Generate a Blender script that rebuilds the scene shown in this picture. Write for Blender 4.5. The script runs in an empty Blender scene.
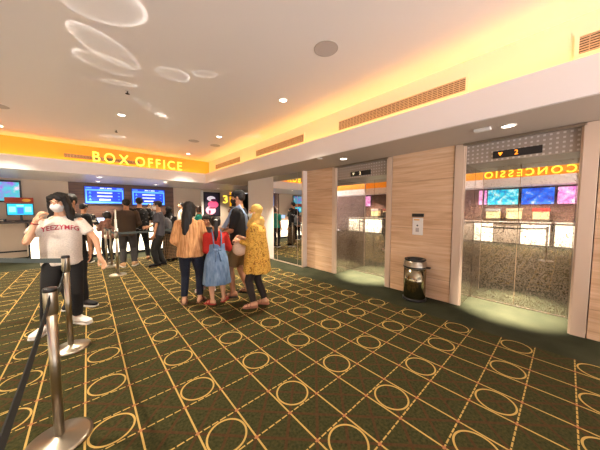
import bpy, bmesh, math, random
from mathutils import Vector, Matrix, Euler, noise
from mathutils.bvhtree import BVHTree
PI = math.pi
random.seed(7)
sc = bpy.context.scene
COL = sc.collection

# ------------------------------------------------------------------ materials
def lin(c):
    c = c / 255.0
    return c / 12.92 if c <= 0.04045 else ((c + 0.055) / 1.055) ** 2.4
def rgb(*c): return tuple(lin(x) for x in c) + (1.0,)
def mat(name, c, rough=0.6, metal=0.0, emit=0.0, ecol=None, spec=None):
    m = bpy.data.materials.new(name); m.use_nodes = True
    b = m.node_tree.nodes['Principled BSDF']
    b.inputs['Base Color'].default_value = rgb(*c)
    b.inputs['Roughness'].default_value = rough
    b.inputs['Metallic'].default_value = metal
    if spec is not None: b.inputs['Specular IOR Level'].default_value = spec
    if emit:
        b.inputs['Emission Color'].default_value = rgb(*(ecol or c))
        b.inputs['Emission Strength'].default_value = emit
    return m
class NT:
    """small helper for wiring node graphs"""
    def __init__(s, m):
        s.m = m; s.t = m.node_tree; s.b = s.t.nodes['Principled BSDF']
    def n(s, kind, **kw):
        x = s.t.nodes.new(kind)
        for k, v in kw.items(): setattr(x, k, v)
        return x
    def link(s, a, b): s.t.links.new(a, b)
    def coord(s, scale=(1, 1, 1), out='Object'):
        c = s.n('ShaderNodeTexCoord'); mp = s.n('ShaderNodeMapping')
        mp.inputs['Scale'].default_value = scale
        s.link(c.outputs[out], mp.inputs['Vector']); return mp.outputs['Vector']
    def math(s, op, a, b=None, c=None):
        x = s.n('ShaderNodeMath', operation=op)
        for i, v in enumerate((a, b, c)):
            if v is None: continue
            if isinstance(v, (int, float)): x.inputs[i].default_value = v
            else: s.link(v, x.inputs[i])
        return x.outputs[0]
    def noise(s, vec, scale, detail=3, rough=0.5, dist=0.0):
        x = s.n('ShaderNodeTexNoise'); s.link(vec, x.inputs['Vector'])
        x.inputs['Scale'].default_value = scale; x.inputs['Detail'].default_value = detail
        x.inputs['Roughness'].default_value = rough; x.inputs['Distortion'].default_value = dist
        return x.outputs['Fac']
    def ramp(s, fac, stops, interp='LINEAR'):
        r = s.n('ShaderNodeValToRGB'); r.color_ramp.interpolation = interp
        e = r.color_ramp.elements
        while len(e) < len(stops): e.new(0.5)
        for i, (p, c) in enumerate(stops):
            e[i].position = p; e[i].color = c
        s.link(fac, r.inputs['Fac']); return r.outputs['Color']
    def mix(s, fac, a, b):
        x = s.n('ShaderNodeMix', data_type='RGBA')
        for v, i in ((fac, 0), (a, 6), (b, 7)):
            if isinstance(v, (int, float)): x.inputs[i].default_value = v
            elif isinstance(v, tuple): x.inputs[i].default_value = v
            else: s.link(v, x.inputs[i])
        return x.outputs[2]
    def base(s, c): s.link(c, s.b.inputs['Base Color'])
    def bump(s, h, strength=0.3, dist=0.01):
        x = s.n('ShaderNodeBump'); x.inputs['Strength'].default_value = strength
        x.inputs['Distance'].default_value = dist
        s.link(h, x.inputs['Height']); s.link(x.outputs['Normal'], s.b.inputs['Normal'])

def carpet_material():
    m = mat('patterned_carpet', (60, 56, 32), 0.95, spec=0.1); t = NT(m)
    v = t.coord(); sep = t.n('ShaderNodeSeparateXYZ'); t.link(v, sep.inputs[0])
    X, Y = sep.outputs[0], sep.outputs[1]
    p = 0.5475
    def cell(a, c0):
        q = t.math('DIVIDE', t.math('SUBTRACT', a, c0), p)
        return t.math('SUBTRACT', t.math('FRACT', t.math('ADD', q, 100.5)), 0.5)
    u, w = cell(X, 1.706), cell(Y, 1.94)
    au, aw = t.math('ABSOLUTE', u), t.math('ABSOLUTE', w)
    du = t.math('ABSOLUTE', t.math('SUBTRACT', au, 0.25))
    dw = t.math('ABSOLUTE', t.math('SUBTRACT', aw, 0.25))
    lx = t.math('LESS_THAN', du, 0.0105)
    # the cross lines are woven as dashes
    dash = t.math('GREATER_THAN', t.math('FRACT', t.math('ADD', t.math('MULTIPLY', u, 10.0), 50.0)), 0.22)
    ly = t.math('MULTIPLY', t.math('LESS_THAN', dw, 0.0085), dash)
    r = t.math('SQRT', t.math('ADD', t.math('MULTIPLY', u, u), t.math('MULTIPLY', w, w)))
    ring = t.math('LESS_THAN', t.math('ABSOLUTE', t.math('SUBTRACT', r, 0.222)), 0.0115)
    yel = t.math('MAXIMUM', t.math('MAXIMUM', lx, ly), ring)
    # little reddish lozenges at the crossings and faint red crosses inside the cells
    loz = t.math('LESS_THAN', t.math('ADD', du, dw), 0.03)
    fu = t.math('FRACT', t.math('ADD', t.math('MULTIPLY', u, 2.0), 50.5))
    fw_ = t.math('FRACT', t.math('ADD', t.math('MULTIPLY', w, 2.0), 50.5))
    cr = t.math('ABSOLUTE', t.math('SUBTRACT', t.math('ABSOLUTE', t.math('SUBTRACT', fu, 0.5)), t.math('ABSOLUTE', t.math('SUBTRACT', fw_, 0.5))))
    cross = t.math('MULTIPLY', t.math('LESS_THAN', cr, 0.05), 0.45)
    n1 = t.noise(v, 55, 4); n2 = t.noise(v, 3.0, 2)
    ground = t.ramp(n1, [(0.3, rgb(38, 41, 22)), (0.7, rgb(66, 63, 35))])
    ground = t.mix(cross, ground, rgb(84, 44, 30))
    pat = t.mix(yel, ground, rgb(178, 148, 84))
    pat = t.mix(t.math('MULTIPLY', loz, 0.8), pat, rgb(150, 92, 66))
    plain = t.ramp(n2, [(0.3, rgb(44, 46, 33)), (0.7, rgb(60, 60, 44))])
    plain = t.mix(t.math('MULTIPLY', n1, 0.35), plain, rgb(34, 44, 24))
    inside = t.math('MULTIPLY', t.math('LESS_THAN', X, 3.478), t.math('GREATER_THAN', X, -3.09))
    inside = t.math('MULTIPLY', inside, t.math('LESS_THAN', Y, 8.65))
    t.base(t.mix(inside, plain, pat))
    t.bump(t.noise(v, 260, 2), 0.35, 0.006)
    return m
def veneer_material():
    m = mat('beige_veneer', (214, 178, 146), 0.42, spec=0.3); t = NT(m)
    v = t.coord((1, 0.35, 5.5)); n = t.noise(v, 3.2, 6, 0.6, 0.6)
    v2 = t.coord((1, 0.5, 26)); n2 = t.noise(v2, 2.4, 4, 0.6)
    c = t.ramp(n, [(0.28, rgb(194, 154, 120)), (0.5, rgb(218, 182, 146)), (0.72, rgb(230, 200, 168))])
    c = t.mix(t.math('MULTIPLY', t.ramp(n2, [(0.45, (0, 0, 0, 1)), (0.75, (1, 1, 1, 1))]), 0.4), c, rgb(176, 134, 104))
    sep = t.n('ShaderNodeSeparateXYZ'); t.link(t.coord(), sep.inputs[0])
    z = sep.outputs[2]
    seam = t.math('LESS_THAN', t.math('ABSOLUTE', t.math('SUBTRACT', t.math('FRACT', t.math('MULTIPLY', t.math('ADD', z, 0.06), 1.25)), 0.5)), 0.004)
    t.base(t.mix(t.math('MULTIPLY', seam, 0.6), c, rgb(120, 88, 66)))
    return m
def brown_wood_material():
    m = mat('brown_boards', (92, 66, 54), 0.5); t = NT(m)
    v = t.coord((0.6, 1, 9)); n = t.noise(v, 3, 5, 0.6, 0.4)
    c = t.ramp(n, [(0.3, rgb(74, 52, 44)), (0.7, rgb(112, 80, 66))])
    sep = t.n('ShaderNodeSeparateXYZ'); t.link(t.coord(), sep.inputs[0])
    s = t.math('LESS_THAN', t.math('FRACT', t.math('MULTIPLY', sep.outputs[2], 5.0)), 0.05)
    t.base(t.mix(s, c, rgb(48, 34, 28))); return m
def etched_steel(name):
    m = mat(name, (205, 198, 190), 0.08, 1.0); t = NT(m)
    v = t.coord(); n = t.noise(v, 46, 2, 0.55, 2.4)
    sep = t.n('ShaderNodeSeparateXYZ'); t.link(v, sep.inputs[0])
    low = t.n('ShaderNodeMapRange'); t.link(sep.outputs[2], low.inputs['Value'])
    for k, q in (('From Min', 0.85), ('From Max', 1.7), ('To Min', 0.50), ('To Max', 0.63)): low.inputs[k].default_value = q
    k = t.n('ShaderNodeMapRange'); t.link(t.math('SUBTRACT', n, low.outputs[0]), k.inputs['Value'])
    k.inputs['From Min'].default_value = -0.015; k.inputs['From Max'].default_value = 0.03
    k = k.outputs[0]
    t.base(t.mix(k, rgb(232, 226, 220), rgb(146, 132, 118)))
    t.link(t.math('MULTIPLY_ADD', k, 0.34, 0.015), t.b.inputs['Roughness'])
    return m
def dotted_steel():
    m = mat('dotted_steel', (150, 144, 138), 0.3, 0.15); t = NT(m)
    sep = t.n('ShaderNodeSeparateXYZ'); t.link(t.coord(), sep.inputs[0])
    def d(a):
        return t.math('GREATER_THAN', t.math('ABSOLUTE', t.math('SUBTRACT', t.math('FRACT', t.math('MULTIPLY', a, 18.0)), 0.5)), 0.2)
    k = t.math('MAXIMUM', d(sep.outputs[1]), d(sep.outputs[2]))
    t.base(t.mix(k, rgb(212, 204, 196), rgb(150, 138, 128)))
    t.link(t.math('MULTIPLY_ADD', k, 0.2, 0.18), t.b.inputs['Roughness']); return m
def noisy(name, stops, scale, rough=0.85, stretch=(1, 1, 1), bump=0.0, dist=0.0, detail=3, emit=0):
    m = mat(name, (128, 128, 128), rough); t = NT(m)
    v = t.coord(stretch); n = t.noise(v, scale, detail, 0.55, dist)
    c = t.ramp(n, [(p, rgb(*q)) for p, q in stops]); t.base(c)
    if bump: t.bump(n, bump, 0.01)
    if emit:
        t.link(c, t.b.inputs['Emission Color']); t.b.inputs['Emission Strength'].default_value = emit
    return m
def plaid(name, a, b, s=24.0):
    m = mat(name, a, 0.9); t = NT(m)
    sep = t.n('ShaderNodeSeparateXYZ'); t.link(t.coord(), sep.inputs[0])
    xs = t.math('ADD', sep.outputs[0], sep.outputs[1])
    k = t.math('MAXIMUM', t.math('LESS_THAN', t.math('FRACT', t.math('MULTIPLY', xs, s)), 0.25),
               t.math('LESS_THAN', t.math('FRACT', t.math('MULTIPLY', sep.outputs[2], s)), 0.25))
    t.base(t.mix(k, rgb(*a), rgb(*b))); return m
def pleats(name, a, b):
    m = mat(name, a, 0.85); t = NT(m)
    n = t.noise(t.coord((1, 1, 0.06)), 46, 2, 0.5)
    t.base(t.ramp(n, [(0.35, rgb(*b)), (0.6, rgb(*a))])); t.bump(n, 0.8, 0.02); return m

M = {}
M['carpet'] = carpet_material(); M['veneer'] = veneer_material(); M['boards'] = brown_wood_material()
M['ceiling'] = mat('ceiling_paint', (232, 224, 220), 0.42, spec=0.35)
M['lip'] = mat('white_bulkhead', (226, 218, 214), 0.5)
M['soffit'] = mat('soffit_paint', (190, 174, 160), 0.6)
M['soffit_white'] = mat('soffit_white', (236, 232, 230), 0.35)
M['tan'] = mat('tan_wall', (216, 198, 178), 0.7)
M['greige'] = mat('greige_column', (226, 214, 204), 0.6)
M['fascia'] = mat('cream_fascia', (244, 226, 196), 0.7)
M['gold_fascia'] = mat('golden_fascia', (240, 172, 58), 0.7)
M['frame'] = mat('champagne_frame', (212, 188, 166), 0.4, 0.15)
M['dark'] = mat('dark_void', (14, 13, 13), 0.8)
M['black'] = mat('black_plastic', (16, 16, 17), 0.4)
M['steel'] = mat('brushed_steel', (168, 158, 142), 0.3, 1.0)
M['etched'] = etched_steel('etched_steel'); M['dots'] = dotted_steel()
M['mirror'] = mat('mirror', (214, 212, 210), 0.02, 1.0)
M['sign'] = mat('sign_yellow', (255, 226, 40), 0.5, emit=1.5, ecol=(255, 240, 84))
M['sign_side'] = mat('sign_side', (210, 160, 30), 0.5, emit=0.25, ecol=(255, 170, 10))
M['counter_glow'] = mat('lit_counter_panel', (250, 244, 230), 0.5, emit=2.4, ecol=(255, 238, 206))
M['stone'] = mat('counter_top', (226, 216, 204), 0.3)
M['darkwood'] = mat('dark_worktop', (70, 54, 44), 0.4)
M['vent'] = mat('vent_slat', (190, 164, 138), 0.6)
M['vent_dark'] = mat('vent_dark', (20, 13, 9), 0.9)
M['lens'] = mat('lamp_lens', (255, 250, 240), 0.4, emit=9.0, ecol=(255, 240, 214))
M['white_metal'] = mat('white_metal', (226, 220, 214), 0.4)
M['grey_metal'] = mat('grey_grille', (186, 176, 172), 0.6)
M['belt'] = mat('belt_grey', (66, 76, 78), 0.8)
M['belt_dark'] = mat('belt_dark', (30, 34, 34), 0.8)
M['blue'] = mat('screen_blue', (14, 52, 190), 0.4, emit=0.70, ecol=(16, 62, 214))
M['lightblue'] = mat('screen_lightblue', (80, 160, 250), 0.4, emit=0.74, ecol=(92, 176, 255))
M['skyblue'] = mat('screen_skyblue', (40, 110, 240), 0.4, emit=0.74, ecol=(44, 120, 246))
M['text_white'] = mat('screen_text', (220, 232, 255), 0.4, emit=0.74, ecol=(214, 228, 255))
M['cyan'] = mat('screen_cyan', (30, 190, 230), 0.4, emit=0.74, ecol=(40, 200, 236))
M['palecyan'] = mat('screen_pale', (150, 240, 240), 0.4, emit=0.74, ecol=(150, 240, 236))
M['orange_led'] = mat('orange_led', (255, 140, 20), 0.4, emit=2.0, ecol=(255, 140, 30))
M['white_led'] = mat('white_led', (255, 240, 190), 0.4, emit=1.5, ecol=(255, 240, 190))
M['red_board'] = mat('red_board', (176, 62, 36), 0.6)
M['gold_text'] = mat('gold_print', (240, 180, 60), 0.5)
M['white'] = mat('white_plain', (240, 236, 230), 0.6)
M['amber'] = mat('amber_light', (255, 190, 40), 0.5, emit=0.9, ecol=(255, 176, 20))

# ------------------------------------------------------------------ mesh helpers
class MB:
    def __init__(s): s.bm = bmesh.new(); s.mi = 0
    def box(s, x0, x1, y0, y1, z0, z1, bev=0.0, mi=None):
        r = bmesh.ops.create_cube(s.bm, size=1.0, matrix=Matrix.Translation(((x0+x1)/2, (y0+y1)/2, (z0+z1)/2)) @ Matrix.Diagonal((abs(x1-x0), abs(y1-y0), abs(z1-z0), 1)))
        fs = {f for v in r['verts'] for f in v.link_faces}
        for f in fs: f.material_index = s.mi if mi is None else mi
        if bev:
            es = {e for v in r['verts'] for e in v.link_edges}
            k = bmesh.ops.bevel(s.bm, geom=list(es), offset=bev, segments=2, profile=0.5, affect='EDGES')
            for f in k['faces']: f.material_index = s.mi if mi is None else mi
        return s
    def lathe(s, prof, c=(0, 0, 0), n=32, mi=None, cap=True):
        rings = []
        for r, z in prof:
            rings.append([s.bm.verts.new((c[0]+r*math.cos(2*PI*i/n), c[1]+r*math.sin(2*PI*i/n), c[2]+z)) for i in range(n)])
        fs = []
        for a, b in zip(rings, rings[1:]):
            for i in range(n):
                j = (i+1) % n
                fs.append(s.bm.faces.new((a[i], a[j], b[j], b[i])))
        if cap:
            fs.append(s.bm.faces.new(rings[0][::-1])); fs.append(s.bm.faces.new(rings[-1]))
        for f in fs: f.material_index = s.mi if mi is None else mi; f.smooth = True
        return s
    def tube(s, pts, rads, n=14, mi=None, flat=(1.0, 1.0), ref=None):
        pts = [Vector(p) for p in pts]; rings = []
        if isinstance(rads, (int, float)): rads = [rads]*len(pts)
        u = None
        for i, p in enumerate(pts):
            d = (pts[min(i+1, len(pts)-1)] - pts[max(i-1, 0)]).normalized()
            if u is None:
                a = Vector(ref) if ref else (Vector((0, 0, 1)) if abs(d.z) < 0.9 else Vector((1, 0, 0)))
                u = (a - d*a.dot(d)).normalized()
            else: u = (u - d*u.dot(d)).normalized()
            w = d.cross(u)
            rings.append([s.bm.verts.new(p + u*(math.cos(2*PI*k/n)*rads[i]*flat[0]) + w*(math.sin(2*PI*k/n)*rads[i]*flat[1])) for k in range(n)])
        fs = []
        for a, b in zip(rings, rings[1:]):
            for i in range(n):
                j = (i+1) % n; fs.append(s.bm.faces.new((a[i], a[j], b[j], b[i])))
        fs.append(s.bm.faces.new(rings[0][::-1])); fs.append(s.bm.faces.new(rings[-1]))
        for f in fs: f.material_index = s.mi if mi is None else mi; f.smooth = True
        return s
    def ell(s, c, r, rot=None, sub=3):
        m = Matrix.Translation(c) @ (rot.to_4x4() if rot else Matrix()) @ Matrix.Diagonal((r[0], r[1], r[2], 1))
        k = bmesh.ops.create_icosphere(s.bm, subdivisions=sub, radius=1.0, matrix=m)
        for f in {f for v in k['verts'] for f in v.link_faces}: f.smooth = True; f.material_index = s.mi
        return s
    def cap(s, a, b, r0, r1, n=14):
        s.tube([a, b], [r0, r1], n); s.ell(a, (r0,)*3, sub=2); s.ell(b, (r1,)*3, sub=2); return s
    def loft(s, rings, n=32, ripple=None):
        rs = []
        for k, (z, cx, cy, rx, ry) in enumerate(rings):
            vs = []
            for i in range(n):
                a = 2*PI*i/n; q = 1.0 + (ripple(a, k/(len(rings)-1)) if ripple else 0)
                vs.append(s.bm.verts.new((cx+rx*q*math.cos(a), cy+ry*q*math.sin(a), z)))
            rs.append(vs)
        up = rings[-1][0] > rings[0][0]
        for a, b in zip(rs, rs[1:]):
            for i in range(n):
                j = (i+1) % n
                s.bm.faces.new((a[i], a[j], b[j], b[i]) if up else (a[i], b[i], b[j], a[j]))
        s.bm.faces.new(rs[0][::-1] if up else rs[0]); s.bm.faces.new(rs[-1] if up else rs[-1][::-1])
        return s
    def xf(s, m):
        bmesh.ops.transform(s.bm, matrix=m, verts=s.bm.verts); return s
    def build(s, name, mats, parent=None, smooth=None):
        bmesh.ops.recalc_face_normals(s.bm, faces=s.bm.faces)
        me = bpy.data.meshes.new(name); s.bm.to_mesh(me); s.bm.free()
        for m in (mats if isinstance(mats, (list, tuple)) else [mats]): me.materials.append(m)
        if smooth is not None:
            for p in me.polygons: p.use_smooth = smooth
        return link(name, me, parent)
def link(name, me, parent=None):
    o = bpy.data.objects.new(name, me); COL.objects.link(o)
    if parent is not None: o.parent = parent
    return o
def tag(o, label, cat, group=None, kind=None):
    o['label'] = label; o['category'] = cat
    if group: o['group'] = group
    if kind: o['kind'] = kind
    return o
def thing(name, label, cat, loc=(0, 0, 0), rz=0.0, group=None):
    o = bpy.data.objects.new(name, None); COL.objects.link(o)
    o.empty_display_size = 0.2
    o.location = loc; o.rotation_euler = (0, 0, rz)
    return tag(o, label, cat, group)
def struct(name, mb, m, label=None):
    o = mb.build(name, m); o['kind'] = 'structure'; o['category'] = name.split('_')[0]
    o['label'] = label or name.replace('_', ' ')
    return o
def B(*a, **k): return MB().box(*a, **k)
def kids(o): return [c for c in COL.objects if c.parent == o]
def dup(root, loc, label, rz=None):
    r = root.copy(); COL.objects.link(r); r.location = loc; r['label'] = label
    if rz is not None: r.rotation_euler = (0, 0, rz)
    for ch in kids(root):
        c = ch.copy(); COL.objects.link(c); c.parent = r
        for g in kids(ch):
            d = g.copy(); COL.objects.link(d); d.parent = c
    return r
def fuse(mb, voxel, smooth=4, dec=None):
    """join overlapping volumes into one continuous skin and return the mesh"""
    me = bpy.data.meshes.new('tmp'); mb.bm.normal_update(); mb.bm.to_mesh(me); mb.bm.free()
    o = bpy.data.objects.new('tmp', me); COL.objects.link(o)
    r = o.modifiers.new('r', 'REMESH'); r.mode = 'VOXEL'; r.voxel_size = voxel
    if smooth:
        k = o.modifiers.new('s', 'SMOOTH'); k.factor = 0.5; k.iterations = smooth
    if dec:
        d = o.modifiers.new('d', 'DECIMATE'); d.ratio = dec
    dg = bpy.context.evaluated_depsgraph_get(); dg.update()
    out = bpy.data.meshes.new_from_object(o.evaluated_get(dg))
    bpy.data.objects.remove(o); bpy.data.meshes.remove(me)
    for p in out.polygons: p.use_smooth = True
    return out
def folds(me, amp, f=(9, 9, 3), seed=0.0):
    vs = me.vertices; nn = [v.normal.copy() for v in vs]
    for v, n in zip(vs, nn):
        c = v.co; v.co = c + n*(amp*noise.noise(Vector((c.x*f[0]+seed, c.y*f[1]+seed*1.7, c.z*f[2]-seed))))
def text_mesh(s, size, extrude=0.01, offset=0.0):
    cu = bpy.data.curves.new('t', 'FONT'); cu.body = s; cu.size = size; cu.extrude = extrude; cu.offset = offset
    cu.align_x = 'LEFT'; cu.resolution_u = 6
    o = bpy.data.objects.new('t', cu); COL.objects.link(o)
    dg = bpy.context.evaluated_depsgraph_get(); dg.update()
    me = bpy.data.meshes.new_from_object(o.evaluated_get(dg))
    bpy.data.objects.remove(o); bpy.data.curves.remove(cu); return me
def sign(name, s, label, cat, origin, rz, width, height, depth, mats, bold=0.004, gap=0.5):
    """upright channel letters: each letter its own part, along local x"""
    root = thing(name, label, cat, origin, rz)
    ms = []
    for ch in s:
        if ch == ' ': ms.append(None); continue
        me = text_mesh(ch, 1.0, 0.5, bold)
        xs = [v.co.x for v in me.vertices]; ys = [v.co.y for v in me.vertices]
        ms.append((me, min(xs), max(xs), min(ys), max(ys)))
    sp = 0.27
    tot = sum((m[2]-m[1]) if m else gap for m in ms) + sp*sum(1 for a, b in zip(ms, ms[1:]) if a and b)
    cap_h = max(m[4] for m in ms if m); kx = width/tot; kz = height/cap_h; x = 0
    for i, m in enumerate(ms):
        if m is None: x += gap; continue
        me, a, b, c, d = m
        for v in me.vertices:
            v.co = Vector(((v.co.x-a+x)*kx, -(v.co.z+0.5)*depth, v.co.y*kz))
        me.flip_normals() if False else None
        me.materials.append(mats[0]); me.materials.append(mats[1])
        me.update()
        for p in me.polygons: p.material_index = 0 if abs(p.normal.y) > 0.7 else 1
        link('letter', me, root)
        x += (b-a) + (sp if i+1 < len(ms) and ms[i+1] else 0)
    return root
def light(kind, name, loc, energy, color=(1, 1, 1), rot=(0, 0, 0), **kw):
    l = bpy.data.lights.new(name, kind); l.energy = energy; l.color = color
    for k, v in kw.items(): setattr(l, k, v)
    o = bpy.data.objects.new(name, l); COL.objects.link(o); o.location = loc; o.rotation_euler = rot
    return o

# ------------------------------------------------------------------ the room
ZC, ZS = 3.2, 2.42           # ceiling and soffit heights
WX = 4.16                    # face of the elevator wall
YB = 11.4                    # box office back wall
struct('floor', B(-6, 8, -4, 12, -0.1, 0), M['carpet'], 'patterned olive carpet with a plain green border')
struct('ceiling', B(-3.42, 3.42, -4, 8.9, ZC, ZC+0.1), M['ceiling'])
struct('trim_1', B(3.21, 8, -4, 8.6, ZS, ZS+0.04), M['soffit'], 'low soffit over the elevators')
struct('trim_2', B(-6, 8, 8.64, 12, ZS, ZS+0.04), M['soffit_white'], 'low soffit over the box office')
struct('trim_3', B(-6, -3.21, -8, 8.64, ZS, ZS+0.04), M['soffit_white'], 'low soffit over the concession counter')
struct('trim_4', B(3.17, 3.21, -4, 8.6, ZS-0.012, 2.735), M['lip'], 'white bulkhead edge over the elevators')
struct('trim_5', B(-3.21, 3.21, 8.6, 8.64, ZS-0.012, 2.735), M['lip'], 'white bulkhead edge over the box office')
struct('trim_6', B(-3.21, -3.17, -8, 8.6, ZS-0.012, 2.735), M['lip'], 'white bulkhead edge over the concession counter')
struct('wall_right_upper', B(3.4, 3.46, -4, 8.9, ZS+0.04, ZC), M['fascia'])
struct('wall_back_upper', B(-3.4, 3.4, 8.85, 8.9, ZS+0.04, ZC), M['gold_fascia'])
struct('wall_left_upper', B(-3.46, -3.4, -4, 8.9, ZS+0.04, ZC), M['gold_fascia'])
E1, E2 = (2.245, 3.475), (-0.08, 1.04)
DX = 4.75
w = MB()
for y0, y1 in ((-4, E2[0]-0.13), (E2[1]+0.13, E1[0]-0.1), (E1[1]+0.09, 4.4)): w.box(WX, WX+0.7, y0, y1, 0, ZS)
w.box(DX+0.06, WX+0.7, -4, 4.4, 0, ZS)
struct('wall_right', w, M['veneer'], 'beige veneer wall between the elevators')
struct('wall_right_mirror_box', B(4.03, WX+0.7, 4.4, 5.66, 0, ZS), M['greige'], 'projecting box that carries the mirror')
struct('wall_right_column', B(4.05, 8, 5.66, 7.16, 0, ZS), M['greige'], 'plain greige column at the corridor corner')
struct('wall_corridor', B(7.6, 7.7, 7.16, 12, 0, ZS), M['dark'])
w = MB()
w.box(-6, -0.46, YB, YB+0.1, 0, ZS).box(2.8, 5.47, YB, YB+0.1, 0, ZS).box(6.6, 8, YB, YB+0.1, 0, ZS).box(5.47, 6.6, YB, YB+0.1, 2.36, ZS)
w.box(-1.15, -1.135, YB-0.004, YB, 0, ZS).box(3.42, 3.435, YB-0.004, YB, 0, ZS)
struct('wall_back', w, M['tan'])
struct('wall_back_boards', B(-0.46, 2.8, YB-0.02, YB+0.1, 0, ZS), M['boards'], 'brown boarded wall behind the box office screens')
w = MB(); w.box(5.47, 6.6, 11.95, 12.0, 0, 2.36).box(5.42, 5.47, YB+0.1, 12, 0, 2.36).box(6.6, 6.65, YB+0.1, 12, 0, 2.36)
struct('door_1', w, M['dark'], 'dark doorway beside the number three')
struct('wall_left', B(-6.05, -6.0, -4, 12, 0, ZS), M['tan'])
struct('wall_left_back', B(-4.35, -4.25, -8, 9.6, 0, ZS), M['boards'])
struct('baseboard_right', B(4.035, 4.05, 5.66, 7.16, 0, 0.08), M['greige'])

# ------------------------------------------------------------------ elevators
def elevator(y0, y1, l, r, label, digit, led):
    root = thing('elevator', label, 'elevator', (WX, (y0+y1)/2, 0))
    h = (y1-y0)/2; dx = DX-WX
    f = MB()
    f.box(-0.015, 0.05, h, h+l-0.005, 0, ZS-0.005, 0.004).box(-0.015, 0.05, -h-r+0.005, -h, 0, ZS-0.005, 0.004)
    f.box(0.005, 0.04, h-0.016, h, 0, ZS-0.02).box(0.005, 0.04, -h, -h+0.016, 0, ZS-0.02)
    f.build('frame', M['frame'], root)
    B(-0.02, 0.02, -h-0.02, h+0.02, ZS-0.035, ZS-0.004).build('top_trim', M['steel'], root)
    for s in (1, -1):
        a, b = (h-0.014, h) if s > 0 else (-h, -h+0.014)
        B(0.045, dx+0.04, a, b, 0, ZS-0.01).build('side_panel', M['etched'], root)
    B(0.05, dx, -h+0.014, h-0.014, 2.12, ZS-0.03).build('header_panel', M['dots'], root)
    for s in (1, -1):
        a, b = (0.003, h-0.016) if s > 0 else (-h+0.016, -0.003)
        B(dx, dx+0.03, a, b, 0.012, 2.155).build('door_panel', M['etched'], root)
    B(dx-0.02, dx+0.05, -h+0.014, h-0.014, 0, 0.01).build('sill', M['steel'], root)
    d = B(0.032, 0.05, -0.24, 0.24, 2.155, 2.25, 0.003).build('floor_indicator', M['black'], root)
    me = text_mesh(digit, 0.085, 0.002)
    for v in me.vertices: v.co = Vector((0.029-v.co.z, 0.02-v.co.x, 2.174+v.co.y))
    me.materials.append(led); link('digit', me, d)
    a = MB(); p = [a.bm.verts.new(q) for q in ((0.028, 0.185, 2.225), (0.028, 0.135, 2.225), (0.028, 0.16, 2.18))]
    q = [a.bm.verts.new(v.co + Vector((0.003, 0, 0))) for v in p]
    a.bm.faces.new(p); a.bm.faces.new(q[::-1])
    for i in range(3): a.bm.faces.new((p[i], q[i], q[(i+1) % 3], p[(i+1) % 3]))
    a.build('arrow', led, d)
    return root
elevator(*E1, 0.088, 0.095, 'farther elevator with etched steel doors, between mirror and trash can', '2', M['white_led'])
elevator(*E2, 0.125, 0.125, 'nearest elevator with etched steel doors reflecting the yellow concession sign', '2', M['orange_led'])
t = thing('wall_mirror', 'tall mirrored panel beyond the far elevator reflecting the queue', 'mirror', (4.03, 5.05, 0))
B(-0.02, 0, -0.62, 0.6, 0.03, ZS-0.01).build('mirror_glass', M['mirror'], t)
m_ = MB(); m_.box(-0.024, 0, -0.645, -0.62, 0.0, ZS-0.005).box(-0.022, 0, -0.62, 0.6, 0, 0.03).box(-0.0225, -0.0195, 0.42, 0.424, 0.03, ZS-0.01).box(-0.0225, -0.0195, -0.455, -0.451, 0.03, ZS-0.01)
m_.build('mirror_frame', M['frame'], t)

# elevator call station: plaque over a button plate
t = thing('elevator_call_panel', 'white call button panel with black top strip above the trash can', 'call panel', (WX+0.003, 1.675, 1.03))
B(-0.014, 0, -0.085, 0.085, 0, 0.285, 0.005).build('plate', M['white'], t)
B(-0.02, 0, -0.095, 0.095, 0.305, 0.36, 0.003).build('plaque', M['black'], t)
B(-0.016, -0.013, -0.03, 0.06, 0.245, 0.265).build('gold_strip', M['gold_text'], t)
b = MB(); b.tube([(-0.02, 0, 0.16), (-0.013, 0, 0.16)], 0.014); b.build('button', M['black'], t)
B(-0.02, -0.013, -0.028, 0.028, 0.05, 0.12, 0.004).build('card_reader', M['grey_metal'], t)

# trash can
t = thing('trash_can', 'round polished steel trash can with black base and open ring top', 'trash can', (3.93, 1.605, 0))
MB().lathe([(0.165, 0), (0.178, 0.004), (0.178, 0.03), (0.165, 0.04)]).build('base_ring', M['black'], t)
MB().lathe([(0.158, 0.035), (0.163, 0.05), (0.165, 0.3), (0.165, 0.52)], n=48).build('body', mat('can_steel', (150, 140, 116), 0.16, 1.0), t)
MB().lathe([(0.168, 0.52), (0.168, 0.62), (0.15, 0.64)], cap=False, n=48).build('collar', M['steel'], t)
MB().lathe([(0.15, 0.64), (0.160, 0.652), (0.155, 0.668), (0.125, 0.665), (0.115, 0.64), (0.115, 0.3), (0.001, 0.298)], cap=False, n=48).build('rim', M['black'], t)
h_ = MB(); h_.lathe([(0.167, 0.525), (0.174, 0.528), (0.174, 0.548), (0.167, 0.551)], cap=False, n=48)
h_.tube([(0.0, -0.17, 0.54), (0.015, -0.215, 0.54), (0.05, -0.215, 0.54), (0.06, -0.165, 0.54)], 0.012)
h_.build('handle_band', M['black'], t)

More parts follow.
